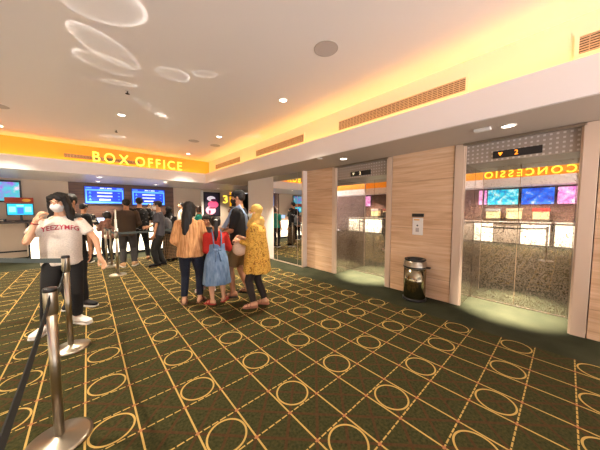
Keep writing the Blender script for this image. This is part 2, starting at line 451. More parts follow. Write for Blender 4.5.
# ------------------------------------------------------------------ air vents in the bulkheads
def vent(loc, rz, w, h, label, n=7):
    t = thing('air_vent', label, 'vent', loc, rz, 'air vents in the cove')
    f = MB(); b = 0.03
    f.box(-w/2-b, w/2+b, -0.015, 0, h/2, h/2+b).box(-w/2-b, w/2+b, -0.015, 0, -h/2-b, -h/2)
    f.box(-w/2-b, -w/2, -0.015, 0, -h/2, h/2).box(w/2, w/2+b, -0.015, 0, -h/2, h/2)
    f.build('frame', M['fascia'] if rz else M['gold_fascia'], t)
    B(-w/2, w/2, -0.003, 0, -h/2, h/2).build('backing', M['vent_dark'], t)
    s = MB()
    for i in range(n):
        z = -h/2 + (i+0.5)*h/n
        s.box(-w/2, w/2, -0.013, -0.003, z-h/n*0.24, z+h/n*0.24)
    k = int(w/0.06)
    for i in range(1, k): s.box(-w/2+i*w/k-0.003, -w/2+i*w/k+0.003, -0.010, -0.003, -h/2, h/2)
    s.build('grille', M['vent'], t)
RZ = -PI/2     # faces the room from the elevator side
for ya, yb, lab in ((0.03, -2.2, 'air vent above the nearest elevator, cut by the right picture edge'), (2.8, 0.84, 'longest looking air vent above the trash can and far elevator'),
                    (5.58, 3.66, 'middle air vent in the yellow cove above the mirror'), (8.25, 6.4, 'air vent in the yellow cove nearest the box office corner')):
    vent((3.4, (ya+yb)/2, 2.935), RZ, abs(ya-yb)-0.06, 0.155, lab)
vent((0.43, 8.85, 2.89), 0, 1.66, 0.10, 'brown air vent behind the first box office letters')

# ------------------------------------------------------------------ signs
sign('box_office_sign', 'BOX OFFICE', 'glowing yellow BOX OFFICE letters on the golden fascia', 'sign', (0.17, 8.83, 2.80), 0, 2.28, 0.265, 0.05, (M['sign'], M['sign_side']))
sign('concession_sign', 'CONCESSION', 'yellow CONCESSION letters seen mirrored in the nearest elevator doors', 'sign', (-3.38, -0.15, 2.80), PI/2, 2.95, 0.265, 0.05, (M['sign'], M['sign_side']))
sign('cinema_number_sign', '3', 'glowing yellow number 3 on the wall right of the poster', 'sign', (5.02, YB-0.005, 1.80), 0, 0.24, 0.37, 0.05, (M['sign'], M['sign_side']), bold=0.004)
t = B(5.40, 5.465, YB-0.03, YB-0.002, 0.05, 2.36).build('light_strip', M['amber']); tag(t, 'vertical amber light strip beside the dark doorway', 'light')

# ------------------------------------------------------------------ ceiling fittings
LAMP = []
def downlight(x, y, z, label, r=0.055, energy=0, size=100, blend=0.7, col=(1, 0.86, 0.68), tilt=0):
    t = thing('downlight', label, 'ceiling light', (x, y, z), 0, 'recessed downlights')
    MB().lathe([(r*1.28, 0), (r*1.28, -0.006), (r*1.02, -0.010), (r, -0.004), (r, 0)], cap=False, n=24).build('trim_ring', M['white_metal'], t)
    MB().lathe([(0.001, -0.004), (r, -0.004), (r, -0.001), (0.001, -0.001)], cap=False, n=24).build('lens', M['lens'], t)
    if energy:
        light('SPOT', 'downlight_lamp', (x, y, z-0.02), energy, col, (0, -math.radians(tilt), 0), spot_size=math.radians(size), spot_blend=blend, shadow_soft_size=0.05)
KC = 330
downlight(2.40, 3.10, ZC, 'ceiling downlight between the round speaker and the yellow cove', energy=KC)
downlight(2.42, 5.62, ZC, 'ceiling downlight midway along the yellow cove, above the family', energy=KC)
downlight(2.42, 7.95, ZC, 'small far ceiling downlight above the E of the box office sign', energy=KC)
downlight(0.54, 5.55, ZC, 'ceiling downlight above the X of the box office sign', energy=KC)
downlight(-1.30, 7.95, ZC, 'ceiling downlight cut by the left edge of the picture', energy=KC)
for x, y in ((-1.3, 3.1), (-1.3, 0.6), (0.54, 0.6), (2.42, -1.6), (-1.3, 5.6)):
    light('SPOT', 'downlight_lamp', (x, y, ZC-0.02), KC*(0.35 if y < 1 else 1), (1, 0.86, 0.68), spot_size=math.radians(100), spot_blend=0.7, shadow_soft_size=0.05)
KE = 4300
downlight(3.66, 0.50, ZS, 'bright soffit downlight over the nearest elevator', 0.06, KE, 36, 1.0, tilt=21)
downlight(3.66, 2.87, ZS, 'bright soffit downlight over the farther elevator', 0.06, KE, 36, 1.0, tilt=21)
light('SPOT', 'soffit_lamp', (3.6, 5.2, ZS-0.02), 500, (1, 0.86, 0.68), spot_size=math.radians(85), spot_blend=0.7, shadow_soft_size=0.05)
light('SPOT', 'soffit_lamp', (3.66, -2.0, ZS-0.02), 500, (1, 0.86, 0.68), spot_size=math.radians(85), spot_blend=0.7, shadow_soft_size=0.05)
downlight(0.30, 9.25, ZS, 'soffit downlight above the left box office screen, front row', 0.06, 300, 120)
downlight(0.31, 10.70, ZS, 'soffit downlight above the left box office screen, back row', 0.06, 220, 120)
downlight(2.05, 9.30, ZS, 'soffit downlight above the right box office screen, front row', 0.06, 300, 120)
downlight(1.98, 10.50, ZS, 'soffit downlight above the right box office screen, back row', 0.06, 220, 120)
downlight(4.44, 10.55, ZS, 'soffit downlight in front of the poster', 0.06, 300, 120)
for x, y, r, lab in ((2.01, 1.83, 0.125, 'large round ceiling speaker grille, nearest of the round grilles'), (2.09, 6.40, 0.12, 'flat round ceiling grille left of the far cove downlight'),
                     (2.66, 6.45, 0.12, 'flat round ceiling grille close to the yellow cove corner'), (-1.05, 6.46, 0.12, 'flat round ceiling grille cut by the left picture edge')):
    t = thing('ceiling_speaker', lab, 'speaker', (x, y, ZC), 0, 'round ceiling grilles')
    MB().lathe([(r*1.05, 0), (r*1.05, -0.003), (r*0.97, -0.004), (r*0.95, -0.002)], cap=False, n=40).build('rim', mat('speaker_rim', (176, 166, 160), 0.6), t)
    MB().lathe([(0.001, -0.003), (r*0.96, -0.0025), (r*0.96, 0)], cap=False, n=40).build('grille', M['grey_metal'], t, smooth=False)
for x, y, lab in ((0.51, 4.38, 'fire sprinkler head hanging from the ceiling, nearer one'), (0.54, 6.66, 'fire sprinkler head hanging from the ceiling, farther one')):
    t = thing('fire_sprinkler', lab, 'sprinkler', (x, y, ZC), 0, 'ceiling sprinklers')
    MB().lathe([(0.03, 0), (0.03, -0.006), (0.01, -0.010)], n=16).build('rose', M['white_metal'], t)
    MB().lathe([(0.008, -0.008), (0.008, -0.04), (0.028, -0.045), (0.028, -0.05), (0.004, -0.055)], n=16).build('head', mat('sprinkler_dark', (60, 46, 34), 0.5, 0.6), t)
t = thing('smoke_detector', 'flat white sensor beside the soffit light of the far elevator', 'detector', (3.3, 3.14, ZS))
MB().lathe([(0.05, 0), (0.05, -0.012), (0.035, -0.022)], n=24).build('housing', M['white_metal'], t)
t = thing('emergency_light', 'small white fitting on the soffit left of the nearest elevator light', 'light', (3.55, 0.72, ZS))
B(-0.035, 0.035, -0.08, 0.08, -0.035, 0, 0.008).build('housing', M['white_metal'], t)

# added floor spots, beams shaped to stand in for metal glints on the ceiling
def glint_spot(x, y, a, b, rot, watts, edge=0.16, fill=0.16, bias=0.0):
    o = light('SPOT', 'added_glint_spot', (x, y, 0.12), watts, (1, 0.95, 0.9), (PI, 0, 0), spot_size=math.radians(40), spot_blend=0.2, shadow_soft_size=0.0)
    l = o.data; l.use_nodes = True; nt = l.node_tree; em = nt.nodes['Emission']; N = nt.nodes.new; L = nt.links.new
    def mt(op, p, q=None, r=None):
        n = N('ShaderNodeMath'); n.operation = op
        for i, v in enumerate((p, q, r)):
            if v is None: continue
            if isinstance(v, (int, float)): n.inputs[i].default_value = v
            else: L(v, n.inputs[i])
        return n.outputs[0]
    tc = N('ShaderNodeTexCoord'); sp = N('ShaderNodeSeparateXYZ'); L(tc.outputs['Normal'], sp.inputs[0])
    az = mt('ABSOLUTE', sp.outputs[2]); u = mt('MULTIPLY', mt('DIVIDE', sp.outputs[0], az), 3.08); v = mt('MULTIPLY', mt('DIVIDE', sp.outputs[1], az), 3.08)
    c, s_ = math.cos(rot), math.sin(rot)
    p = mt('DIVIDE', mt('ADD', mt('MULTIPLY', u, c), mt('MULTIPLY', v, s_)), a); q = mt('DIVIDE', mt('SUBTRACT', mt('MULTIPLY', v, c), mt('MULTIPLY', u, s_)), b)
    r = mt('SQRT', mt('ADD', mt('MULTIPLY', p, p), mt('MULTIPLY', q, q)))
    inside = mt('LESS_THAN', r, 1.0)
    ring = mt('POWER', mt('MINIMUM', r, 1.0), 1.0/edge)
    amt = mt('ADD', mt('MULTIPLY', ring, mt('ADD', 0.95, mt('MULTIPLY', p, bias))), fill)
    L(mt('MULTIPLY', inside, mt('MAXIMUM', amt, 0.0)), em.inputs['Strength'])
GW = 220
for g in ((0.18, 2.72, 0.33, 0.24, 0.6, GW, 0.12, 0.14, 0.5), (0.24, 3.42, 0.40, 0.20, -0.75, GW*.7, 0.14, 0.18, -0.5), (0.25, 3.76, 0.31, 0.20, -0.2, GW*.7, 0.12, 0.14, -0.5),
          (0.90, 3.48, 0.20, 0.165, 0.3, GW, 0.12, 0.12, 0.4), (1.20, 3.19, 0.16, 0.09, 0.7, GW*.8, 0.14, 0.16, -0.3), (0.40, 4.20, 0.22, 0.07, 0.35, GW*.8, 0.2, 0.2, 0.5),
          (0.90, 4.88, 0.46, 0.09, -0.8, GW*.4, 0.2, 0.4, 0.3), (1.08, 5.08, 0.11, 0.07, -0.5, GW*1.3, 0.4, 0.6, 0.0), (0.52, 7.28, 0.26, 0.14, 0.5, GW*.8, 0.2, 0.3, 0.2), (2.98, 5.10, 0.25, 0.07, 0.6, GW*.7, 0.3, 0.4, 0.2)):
    glint_spot(*g)

# cove strips: hidden amber strip lights lying in the bulkhead troughs
AMB = (1.0, 0.50, 0.09)
light('AREA', 'cove_strip', (3.31, 2.0, 2.60), 46, AMB, (PI, 0, 0), shape='RECTANGLE', size=0.10, size_y=13.0)
light('AREA', 'cove_strip', (0, 8.75, 2.60), 22, AMB, (PI, 0, 0), shape='RECTANGLE', size=6.4, size_y=0.10)
light('AREA', 'cove_strip', (-3.31, 2.0, 2.60), 16, AMB, (PI, 0, 0), shape='RECTANGLE', size=0.10, size_y=13.0)

# ------------------------------------------------------------------ box office
t = thing('box_office_counter', 'long box office counter with glowing white front panels', 'counter', (0, 9.65, 0))
for i in range(4):
    x0 = -1.2+i*1.0; B(x0+0.004, x0+0.996, 0, 0.03, 0.09, 0.93).build('front_panel', M['counter_glow'], t)
B(-1.2, 2.8, 0.02, 0.06, 0, 0.09).build('plinth', M['dark'], t)
B(-1.22, 2.82, -0.04, 0.62, 0.93, 0.985, 0.006).build('countertop', M['stone'], t)
B(-1.2, 2.8, 0.1, 0.58, 0.0, 0.93).build('carcass', M['tan'], t)
def menu_screen(x0, x1, z0, z1, label):
    t = thing('menu_screen', label, 'screen', ((x0+x1)/2, YB-0.0654, (z0+z1)/2), 0, 'box office menu screens')
    w, h = (x1-x0)/2, (z1-z0)/2
    B(-w, w, 0, 0.045, -h, h, 0.004).build('casing', M['black'], t)
    s = MB(); W, H = w-0.02, h-0.02
    s.box(-W, W, -0.003, 0.001, -H, H, mi=0)
    def r(a, b, c, d, mi, e=-0.005): s.box(a*W, b*W, e, -0.002, c*H, d*H, mi=mi)
    r(-0.97, 0.97, -0.93, 0.70, 1); r(-0.90, 0.90, -0.74, 0.52, 0, -0.006)
    r(-0.30, 0.40, 0.50, 0.74, 1, -0.007)
    for k, y in enumerate((0.28, -0.12, -0.52)):
        r(-0.40 + 0.1*(k == 2), 0.38 - 0.1*(k == 2), y-0.07, y+0.09, 2, -0.008)
        r(-0.82, -0.68, y-0.10, y-0.02, 1, -0.008); r(-0.78, -0.72, y-0.02, y+0.12, 1, -0.008)
        r(0.68, 0.78, y-0.02, y+0.06, 1, -0.008)
    for a, b in ((-0.24, -0.02), (0.03, 0.07), (0.12, 0.36)): r(a, b, 0.78, 0.90, 2)
    r(-0.94, -0.66, 0.80, 0.88, 1); r(0.62, 0.92, 0.78, 0.88, 1)
    s.build('display', [M['blue'], M['lightblue'], M['text_white']], t)
menu_screen(-0.07, 1.08, 1.66, 2.31, 'left blue menu screen on the brown box office wall')
menu_screen(1.30, 2.47, 1.63, 2.30, 'right blue menu screen on the brown box office wall')
t = thing('laptop', 'small pale blue computer screen on the box office counter', 'computer', (0.27, 9.95, 0.985))
B(-0.13, 0.13, -0.1, 0.1, 0, 0.02, 0.004).build('base', M['grey_metal'], t)
B(-0.14, 0.14, 0.09, 0.105, 0.02, 0.22).build('casing', M['black'], t)
B(-0.13, 0.13, 0.085, 0.0905, 0.03, 0.21).build('display', mat('pale_blue_screen', (150, 190, 240), 0.4, emit=0.8, ecol=(150, 190, 245)), t)
for dx, lab, c in ((0.5, 'stack of white papers on the box office counter', (240, 232, 226)), (0.02, 'pink leaflet pile on the counter left of the small screen', (226, 168, 160))):
    t = B(0.18+dx*0.55-0.14, 0.18+dx*0.55+0.14, 9.64, 9.82, 0.985, 1.01 if dx > .1 else 1.03).build('paper_stack', mat('paper_%d' % int(dx*100), c, 0.8)); tag(t, lab, 'papers')

# poster and television
t = thing('poster_lightbox', 'framed movie poster lightbox with pink figure, left of the yellow 3', 'poster', (4.45, YB, 1.70))
B(-0.5, -0.41, -0.12, 0, -0.75, 0.66).build('side_fin', M['white_metal'], t)
f = MB(); f.box(-0.41, 0.41, -0.08, 0, -0.56, 0.60, 0.004); f.build('frame', M['black'], t)
p = MB(); p.box(-0.33, 0.33, -0.085, -0.079, -0.50, 0.53, mi=0)
def disc(mb, cx, cz, rx, rz, y, mi, n=24):
    vs = [mb.bm.verts.new((cx+rx*math.cos(2*PI*i/n), y, cz+rz*math.sin(2*PI*i/n))) for i in range(n)]
    k = mb.bm.faces.new(vs); k.material_index = mi
disc(p, -0.06, -0.26, 0.24, 0.20, -0.087, 1); disc(p, 0.06, 0.02, 0.25, 0.17, -0.088, 2); disc(p, -0.03, 0.29, 0.20, 0.12, -0.089, 3)
disc(p, 0.10, 0.22, 0.16, 0.07, -0.090, 4); disc(p, 0.02, -0.15, 0.20, 0.035, -0.091, 0); disc(p, -0.12, -0.34, 0.05, 0.10, -0.092, 4)
p.build('print', [mat('poster_night', (34, 26, 44), 0.5, emit=0.25), mat('poster_rose', (232, 150, 170), 0.5, emit=0.5), mat('poster_pink', (214, 60, 100), 0.5, emit=0.6),
                  mat('poster_white', (226, 214, 226), 0.5, emit=0.6), mat('poster_plum', (90, 30, 66), 0.5, emit=0.3)], t)
t = thing('wall_television', 'wall television with purple and turquoise picture at left edge', 'television', (-2.1, YB-0.07, 2.03))
B(-0.62, 0.58, 0, 0.07, -0.34, 0.33, 0.005).build('casing', M['black'], t)
B(-0.59, 0.55, -0.003, 0.001, -0.30, 0.27).build('display', noisy('tv_picture', [(0.3, (60, 60, 150)), (0.42, (150, 110, 220)), (0.52, (90, 170, 210)), (0.6, (60, 190, 200)), (0.75, (230, 200, 235))], 3.2, 0.4, emit=0.62), t)

# ticket desk at the left with a kiosk monitor
t = thing('side_desk', 'dark topped tan desk under the wall television', 'desk', (-2.2, 11.0, 0))
B(-3.3, 0.95, -0.4, 0.38, 1.06, 1.12, 0.004).build('worktop', M['darkwood'], t)
B(-3.3, 0.80, -0.30, 0.36, 0.05, 1.06).build('panel', M['tan'], t)
for dx in (0.86, 0.92):
    B(dx-0.02, dx+0.02, -0.38, -0.34, 0, 1.06).build('leg', M['black'], t)
B(-3.3, 0.8, -0.33, -0.30, 0.22, 0.26).build('foot_rail', M['black'], t)
t = thing('kiosk_monitor', 'turquoise kiosk monitor with red header board on the side desk', 'monitor', (-1.48, 10.85, 1.12))
B(-0.13, 0.13, -0.08, 0.08, 0, 0.02, 0.004).build('base', M['black'], t)
B(-0.025, 0.025, -0.02, 0.02, 0.02, 0.2).build('stand', M['black'], t)
B(-0.28, 0.26, -0.02, 0.02, 0.17, 0.53, 0.005).build('casing', M['black'], t)
s = MB(); s.box(-0.26, 0.24, -0.024, -0.019, 0.19, 0.51, mi=0)
for a, b in ((-0.23, -0.10), (0.08, 0.21)): s.box(a, b, -0.027, -0.023, 0.27, 0.43, mi=1)
s.box(-0.07, 0.05, -0.027, -0.023, 0.22, 0.40, mi=2).box(-0.08, 0.06, -0.027, -0.023, 0.43, 0.48, mi=1)
s.build('display', [M['cyan'], M['palecyan'], M['skyblue']], t)
h_ = B(-0.3, 0.26, -0.03, 0.0, 0.54, 0.70).build('header_board', M['red_board'], t)
g = MB(); disc(g, 0.12, 0.62, 0.09, 0.045, -0.032, 0); g.build('gold_emblem', M['gold_text'], h_)
t = thing('card_terminal', 'small dark card terminal on the side desk left of monitor', 'terminal', (-1.86, 10.78, 1.12))
B(-0.09, 0.09, -0.07, 0.07, 0, 0.07, 0.01).build('body', M['black'], t)
B(-0.05, 0.05, -0.075, -0.069, 0.02, 0.055).build('window', M['white_metal'], t)

# ------------------------------------------------------------------ concession side (seen in the steel doors)
for i, (ya, yb) in enumerate(((-3.0, 0.3), (0.4, 3.0), (4.0, 9.3))):
    lab = ('concession counter section nearest the viewpoint', 'concession counter section under the CONCESSION letters', 'long concession counter section reflected in the farther elevator')[i]
    t = thing('concession_counter', lab, 'counter', (-3.8, ya, 0), 0, 'concession counters')
    n = max(2, round((yb-ya)/0.95)); st = (yb-ya)/n
    for k in range(n): B(-0.03, 0, k*st+0.02, (k+1)*st-0.02, 0.06, 0.86).build('front_panel', M['counter_glow'] if i == 2 or k % 3 != 1 else M['tan'], t)
    B(-0.43, -0.03, 0, yb-ya, 0, 0.92).build('carcass', M['darkwood'], t)
    B(-0.44, 0.03, 0, yb-ya, 0.92, 0.97, 0.005).build('countertop', M['stone'], t)
pict = {'c': noisy('cyan_picture', [(0.35, (20, 130, 200)), (0.5, (40, 200, 230)), (0.7, (210, 240, 245))], 6, 0.4, emit=0.7),
        'b': noisy('blue_picture', [(0.35, (14, 60, 190)), (0.6, (30, 110, 240)), (0.78, (190, 210, 250))], 5, 0.4, emit=0.72),
        'p': noisy('pink_picture', [(0.35, (220, 110, 200)), (0.55, (244, 170, 226)), (0.75, (255, 230, 246))], 6, 0.4, emit=0.72)}
for ya, yb, k, lab in ((2.62, 3.45, 'b', 'blue screen mirrored at the left side of the nearest elevator'), (1.41, 2.47, 'c', 'turquoise food menu screen mirrored in the nearest elevator'),
                       (0.36, 1.33, 'b', 'blue menu screen mirrored between turquoise and pink ones'), (-0.75, 0.3, 'p', 'pink menu screen mirrored at right of the nearest elevator'),
                       (2.48, 2.6, 'p', 'narrow pink screen mirrored beside the turquoise one'), (8.5, 9.4, 'p', 'pink screen mirrored in the farther elevator doors')):
    t = thing('menu_screen', lab, 'screen', (-4.1996, (ya+yb)/2, 2.02), 0, 'concession menu screens')
    B(-0.05, 0, (ya-yb)/2, (yb-ya)/2, -0.34, 0.34).build('casing', M['black'], t)
    B(-0.001, 0.004, (ya-yb)/2+0.015, (yb-ya)/2-0.015, -0.325, 0.325).build('display', pict[k], t)
for y_ in (-0.6, 0.9, 2.2, 5.2, 8.2): light('SPOT', 'concession_fill', (-3.45, y_, ZS-0.02), 420, (1, 0.9, 0.76), spot_size=math.radians(120), spot_blend=0.7, shadow_soft_size=0.05)  # unseen spots added to brighten the concession side for its mirror image
for y, c, lab in ((0.7, (200, 60, 50), 'red topped popcorn warmer mirrored in nearest elevator'), (1.5, (210, 190, 150), 'tan popcorn warmer on the concession counter'),
                  (2.2, (170, 170, 170), 'grey drinks dispenser on the concession counter'), (8.0, (226, 200, 190), 'pale popcorn machine mirrored in farther elevator'), (7.2, (150, 60, 50), 'red drinks machine on the long counter')):
    t = thing('snack_machine', lab, 'snack machine', (-4.0, y, 0.97), 0, 'snack machines on the concession counter')
    B(-0.16, 0.16, -0.24, 0.24, 0, 0.12, 0.01).build('base', M['steel'], t)
    B(-0.15, 0.15, -0.23, 0.23, 0.12, 0.42).build('cabinet', mat('warmer_%d' % int(y*10), (240, 214, 160), 0.4, emit=0.5), t)
    B(-0.17, 0.17, -0.25, 0.25, 0.42, 0.55, 0.02).build('hood', mat('hood_%d' % int(y*10), c, 0.4), t)

# ------------------------------------------------------------------ queue barriers
def post(x, y, label, h=0.97):
    t = thing('queue_post', label, 'barrier post', (x, y, 0), 0, 'belt barrier posts')
    MB().lathe([(0.16, 0), (0.16, 0.012), (0.14, 0.022), (0.045, 0.034), (0.026, 0.045)], n=32).build('base', M['steel'], t)
    MB().lathe([(0.0245, 0.04), (0.0245, h-0.10)], n=20).build('pole', M['steel'], t)
    MB().lathe([(0.029, h-0.15), (0.033, h-0.14), (0.033, h-0.012), (0.030, h)], n=20).build('belt_head', M['steel'], t)
    MB().lathe([(0.034, h-0.012), (0.034, h+0.002), (0.030, h+0.012)], n=20).build('cap', M['black'], t)
    return t
def belt(a, b, label, za=0.93, zb=0.93, sag=0.02, m='belt', hh=0.024):
    mb = MB(); a, b = Vector((*a, za)), Vector((*b, zb)); n = 12; d = (b-a).normalized(); a = a + d*0.034; b = b - d*0.034
    side = Vector((-d.y, d.x, 0))*0.002; rows = []
    for i in range(n+1):
        k = i/n; c = a.lerp(b, k) - Vector((0, 0, sag*4*k*(1-k)))
        rows.append([mb.bm.verts.new(c+s*side+Vector((0, 0, z))) for s, z in ((1, -hh), (1, hh), (-1, hh), (-1, -hh))])
    for r, q in zip(rows, rows[1:]):
        for i in range(4): mb.bm.faces.new((r[i], r[(i+1) % 4], q[(i+1) % 4], q[i]))
    mb.bm.faces.new(rows[0]); mb.bm.faces.new(rows[-1][::-1])
    return tag(mb.build('barrier_belt', M[m]), label, 'barrier belt', 'retractable barrier belts')
PA, PB, PZ = (-0.19, 2.06), (-0.19, 3.41), (-0.17, 0.35)
post(*PB, 'steel queue post standing right in front of the woman in white')
post(*PA, 'nearest steel queue post at bottom left, its base out of view')
post(*PZ, 'steel queue post beside the viewpoint, mirrored in the nearest elevator')
post(-1.35, 4.72, 'steel queue post off the left edge')
post(0.33, 8.18, 'thin steel queue post close to the box office, left of pair')
post(0.41, 7.75, 'thin steel queue post close to the box office, right of pair')
post(2.0, 7.2, 'steel queue post behind the plaid skirt')
belt(PB, (-1.35, 4.72), 'grey belt running left from the post before the woman in white', sag=0.015)
belt(PB, PA, 'grey belt sagging between the two nearest queue posts', 0.93, 0.93, 0.10)
belt(PA, PZ, 'dark belt running from nearest queue post towards the viewer', 0.92, 0.92, 0.03, 'belt_dark')
S2 = (0.45, 6.62)
t = post(*S2, 'queue post with an upright white sign holder in front of the queue')
B(-0.018, 0.018, -0.1, 0.1, 0.985, 1.25, 0.004).build('sign_holder', M['white'], t)
B(-0.010, 0.010, -0.1, 0.1, 1.25, 1.46, 0.004).build('sign_plate', M['white'], t)
belt(S2, (2.0, 7.2), 'grey belt across the backs of the people queuing', sag=0.01)
belt((0.33, 8.18), (0.41, 7.75), 'short grey belt between the paired thin posts', sag=0.0)
belt((0.41, 7.75), S2, 'grey belt from the paired posts to the sign holder post', sag=0.02)

# ------------------------------------------------------------------ people
SK = {'light': (222, 172, 138), 'mid': (196, 142, 106), 'brown': (168, 116, 84)}
skin_m = {k: mat('skin_'+k, v, 0.5) for k, v in SK.items()}
eye_m = mat('eye_dark', (24, 18, 16), 0.2); lip_m = mat('lips', (168, 92, 84), 0.45); eyew_m = mat('eye_white', (226, 220, 214), 0.3)
hair_m = noisy('black_hair', [(0.3, (14, 11, 10)), (0.7, (30, 24, 22))], 60, 0.6, (1, 1, 0.12), 0.4)
brown_hair_m = noisy('brown_hair', [(0.3, (46, 28, 20)), (0.7, (84, 54, 38))], 60, 0.45, (1, 1, 0.12), 0.4)
cloth_cache = {}
def cloth(name, c):
    if name not in cloth_cache:
        cloth_cache[name] = noisy(name, [(0.3, tuple(int(x*0.88) for x in c)), (0.7, c)], 90, 0.88, bump=0.1)
    return cloth_cache[name]
TORSO = {'m': [(.455, .075, .06, 0), (.50, .092, .066, -.002), (.55, .09, .062, 0), (.62, .082, .058, 0), (.70, .095, .065, 0), (.76, .102, .064, 0), (.80, .095, .052, -.004), (.825, .062, .043, -.006), (.845, .036, .036, -.008)],
         'f': [(.455, .08, .064, -.003), (.50, .099, .07, -.005), (.55, .093, .064, -.002), (.62, .074, .054, 0), (.69, .083, .062, .004), (.74, .088, .066, .006), (.785, .088, .053, 0), (.815, .06, .042, -.004), (.84, .034, .034, -.008)]}
def ik(a, b, l1, l2, pole):
    a, b, pole = Vector(a), Vector(b), Vector(pole); d = b-a; L = min(d.length, (l1+l2)*0.999); d = d.normalized(); b = a+d*L
    x = (l1*l1-l2*l2+L*L)/(2*L); h = math.sqrt(max(0, l1*l1-x*x))
    p = pole-d*pole.dot(d); p = p.normalized() if p.length > 1e-6 else Vector((0, 1, 0))
    return a+d*x+p*h, b
def hand_mesh(w, d, nrm, s, side, curl=0.5):
    """palm, four fingers of unequal length with bent knuckles and a side thumb"""
    mb = MB(); d = Vector(d).normalized(); nrm = Vector(nrm); nrm = (nrm-d*nrm.dot(d)).normalized(); x = d.cross(nrm)
    R = Matrix((x, d, nrm)).transposed()
    P = lambda a, b, c: Vector(w)+R @ Vector((a*s, b*s, c*s))
    mb.ell(P(0, .048, 0), (.040*s, .052*s, .016*s), R); mb.cap(P(0, -.02, 0), P(0, .02, 0), .025*s, .026*s)
    for i, (ox, L) in enumerate(((-.033, .070), (-.011, .080), (.011, .076), (.032, .060))):
        a = P(ox, .086, 0); c1, c2 = curl*0.7, curl*1.5; f = ox*3.0
        b = P(ox+L*.5*math.sin(f), .086+L*.5*math.cos(c1), L*.5*math.sin(c1)); e = P(ox+L*math.sin(f), .086+L*.5*math.cos(c1)+L*.5*math.cos(c2), L*.5*math.sin(c1)+L*.5*math.sin(c2))
        mb.cap(a, b, .0095*s, .0088*s, 8); mb.cap(b, e, .0088*s, .0072*s, 8)
    tx = -side
    mb.cap(P(tx*.030, .018, .004), P(tx*.058, .052, .014), .013*s, .011*s, 8); mb.cap(P(tx*.058, .052, .014), P(tx*.060, .084, .026), .011*s, .0085*s, 8)
    return fuse(mb, .0048*s, 2)
def head_mesh(hc, s, neck_base, R):
    mb = MB(); P = lambda a, b, c: Vector(hc)+R @ Vector((a*s, b*s, c*s)); r = lambda *q: tuple(k*s for k in q)
    mb.ell(P(0, -.012, .035), r(.073, .092, .075), R); mb.ell(P(0, .024, -.035), r(.058, .066, .075), R); mb.ell(P(0, .062, -.085), r(.03, .024, .022), R)
    mb.cap(P(0, .088, .016), P(0, .104, -.020), .009*s, .015*s, 8); mb.ell(P(.012, .095, -.022), r(.010, .010, .009), R); mb.ell(P(-.012, .095, -.022), r(.010, .010, .009), R)
    mb.cap(P(-.034, .078, .032), P(.034, .078, .032), .012*s, .012*s, 8)
    mb.ell(P(.04, .060, -.02), r(.020, .022, .02), R); mb.ell(P(-.04, .060, -.02), r(.020, .022, .02), R)
    for k in (1, -1): mb.ell(P(k*.076, -.005, -.005), r(.011, .022, .033), R)
    mb.ell(P(0, .084, -.050), r(.024, .011, .006), R); mb.ell(P(0, .082, -.060), r(.021, .011, .007), R)
    mb.cap(P(0, -.012, -.05), Vector(neck_base), .052*s, .060*s)
    for k in (1, -1): mb.ell(P(k*.031, .076, .004), r(.014, .012, .010), R, 2)
    me = fuse(mb, .0062*s, 2)
    for m_ in (1, 2, 3): pass
    Ri = R.inverted()
    for p in me.polygons:
        q = Ri @ (p.center-Vector(hc)) / s
        i = 0
        if q.y > .05:
            for k in (1, -1):
                if ((q.x-k*.031)/.007)**2+((q.z-.003)/.006)**2 < 1 and q.y > .07: i = 1
                elif ((q.x-k*.031)/.014)**2+((q.z-.003)/.006)**2 < 1 and q.y > .07: i = 3
                elif abs(q.x-k*.032) < .02 and abs(q.z-.030+((q.x-k*.032)**2)*8) < .005 and q.y > .06: i = 1
            if abs(q.x) < .024 and -.066 < q.z < -.045 and q.y > .078: i = 2
        p.material_index = i
    return me
def foot_loft(mb, ankle, yaw, L, w, h, fat=0.0, z0=0.0):
    n = 16; R = Matrix.Rotation(yaw, 3, 'Z'); rings = []
    for y, kw, kh in ((-.28, .45, .55), (-.25, .75, 1.0), (-.05, .82, 1.15), (.2, .86, .85), (.45, 1.0, .62), (.62, .9, .48), (.70, .6, .38), (.725, .3, .25)):
        ring = []
        for i in range(n):
            a = 2*PI*i/n; x = math.cos(a)*(w*kw/2+fat); z = max(0.0, (math.sin(a)*.5+.5))**0.8*(h*kh+fat)
            ring.append(mb.bm.verts.new(Vector((ankle[0], ankle[1], z0))+R @ Vector((x, y*L+fat*(1 if y > 0 else -1), z))))
        rings.append(ring)
    for a, b in zip(rings, rings[1:]):
        for i in range(n):
            j = (i+1) % n; mb.bm.faces.new((a[i], a[j], b[j], b[i]))
    mb.bm.faces.new(rings[0][::-1]); mb.bm.faces.new(rings[-1])

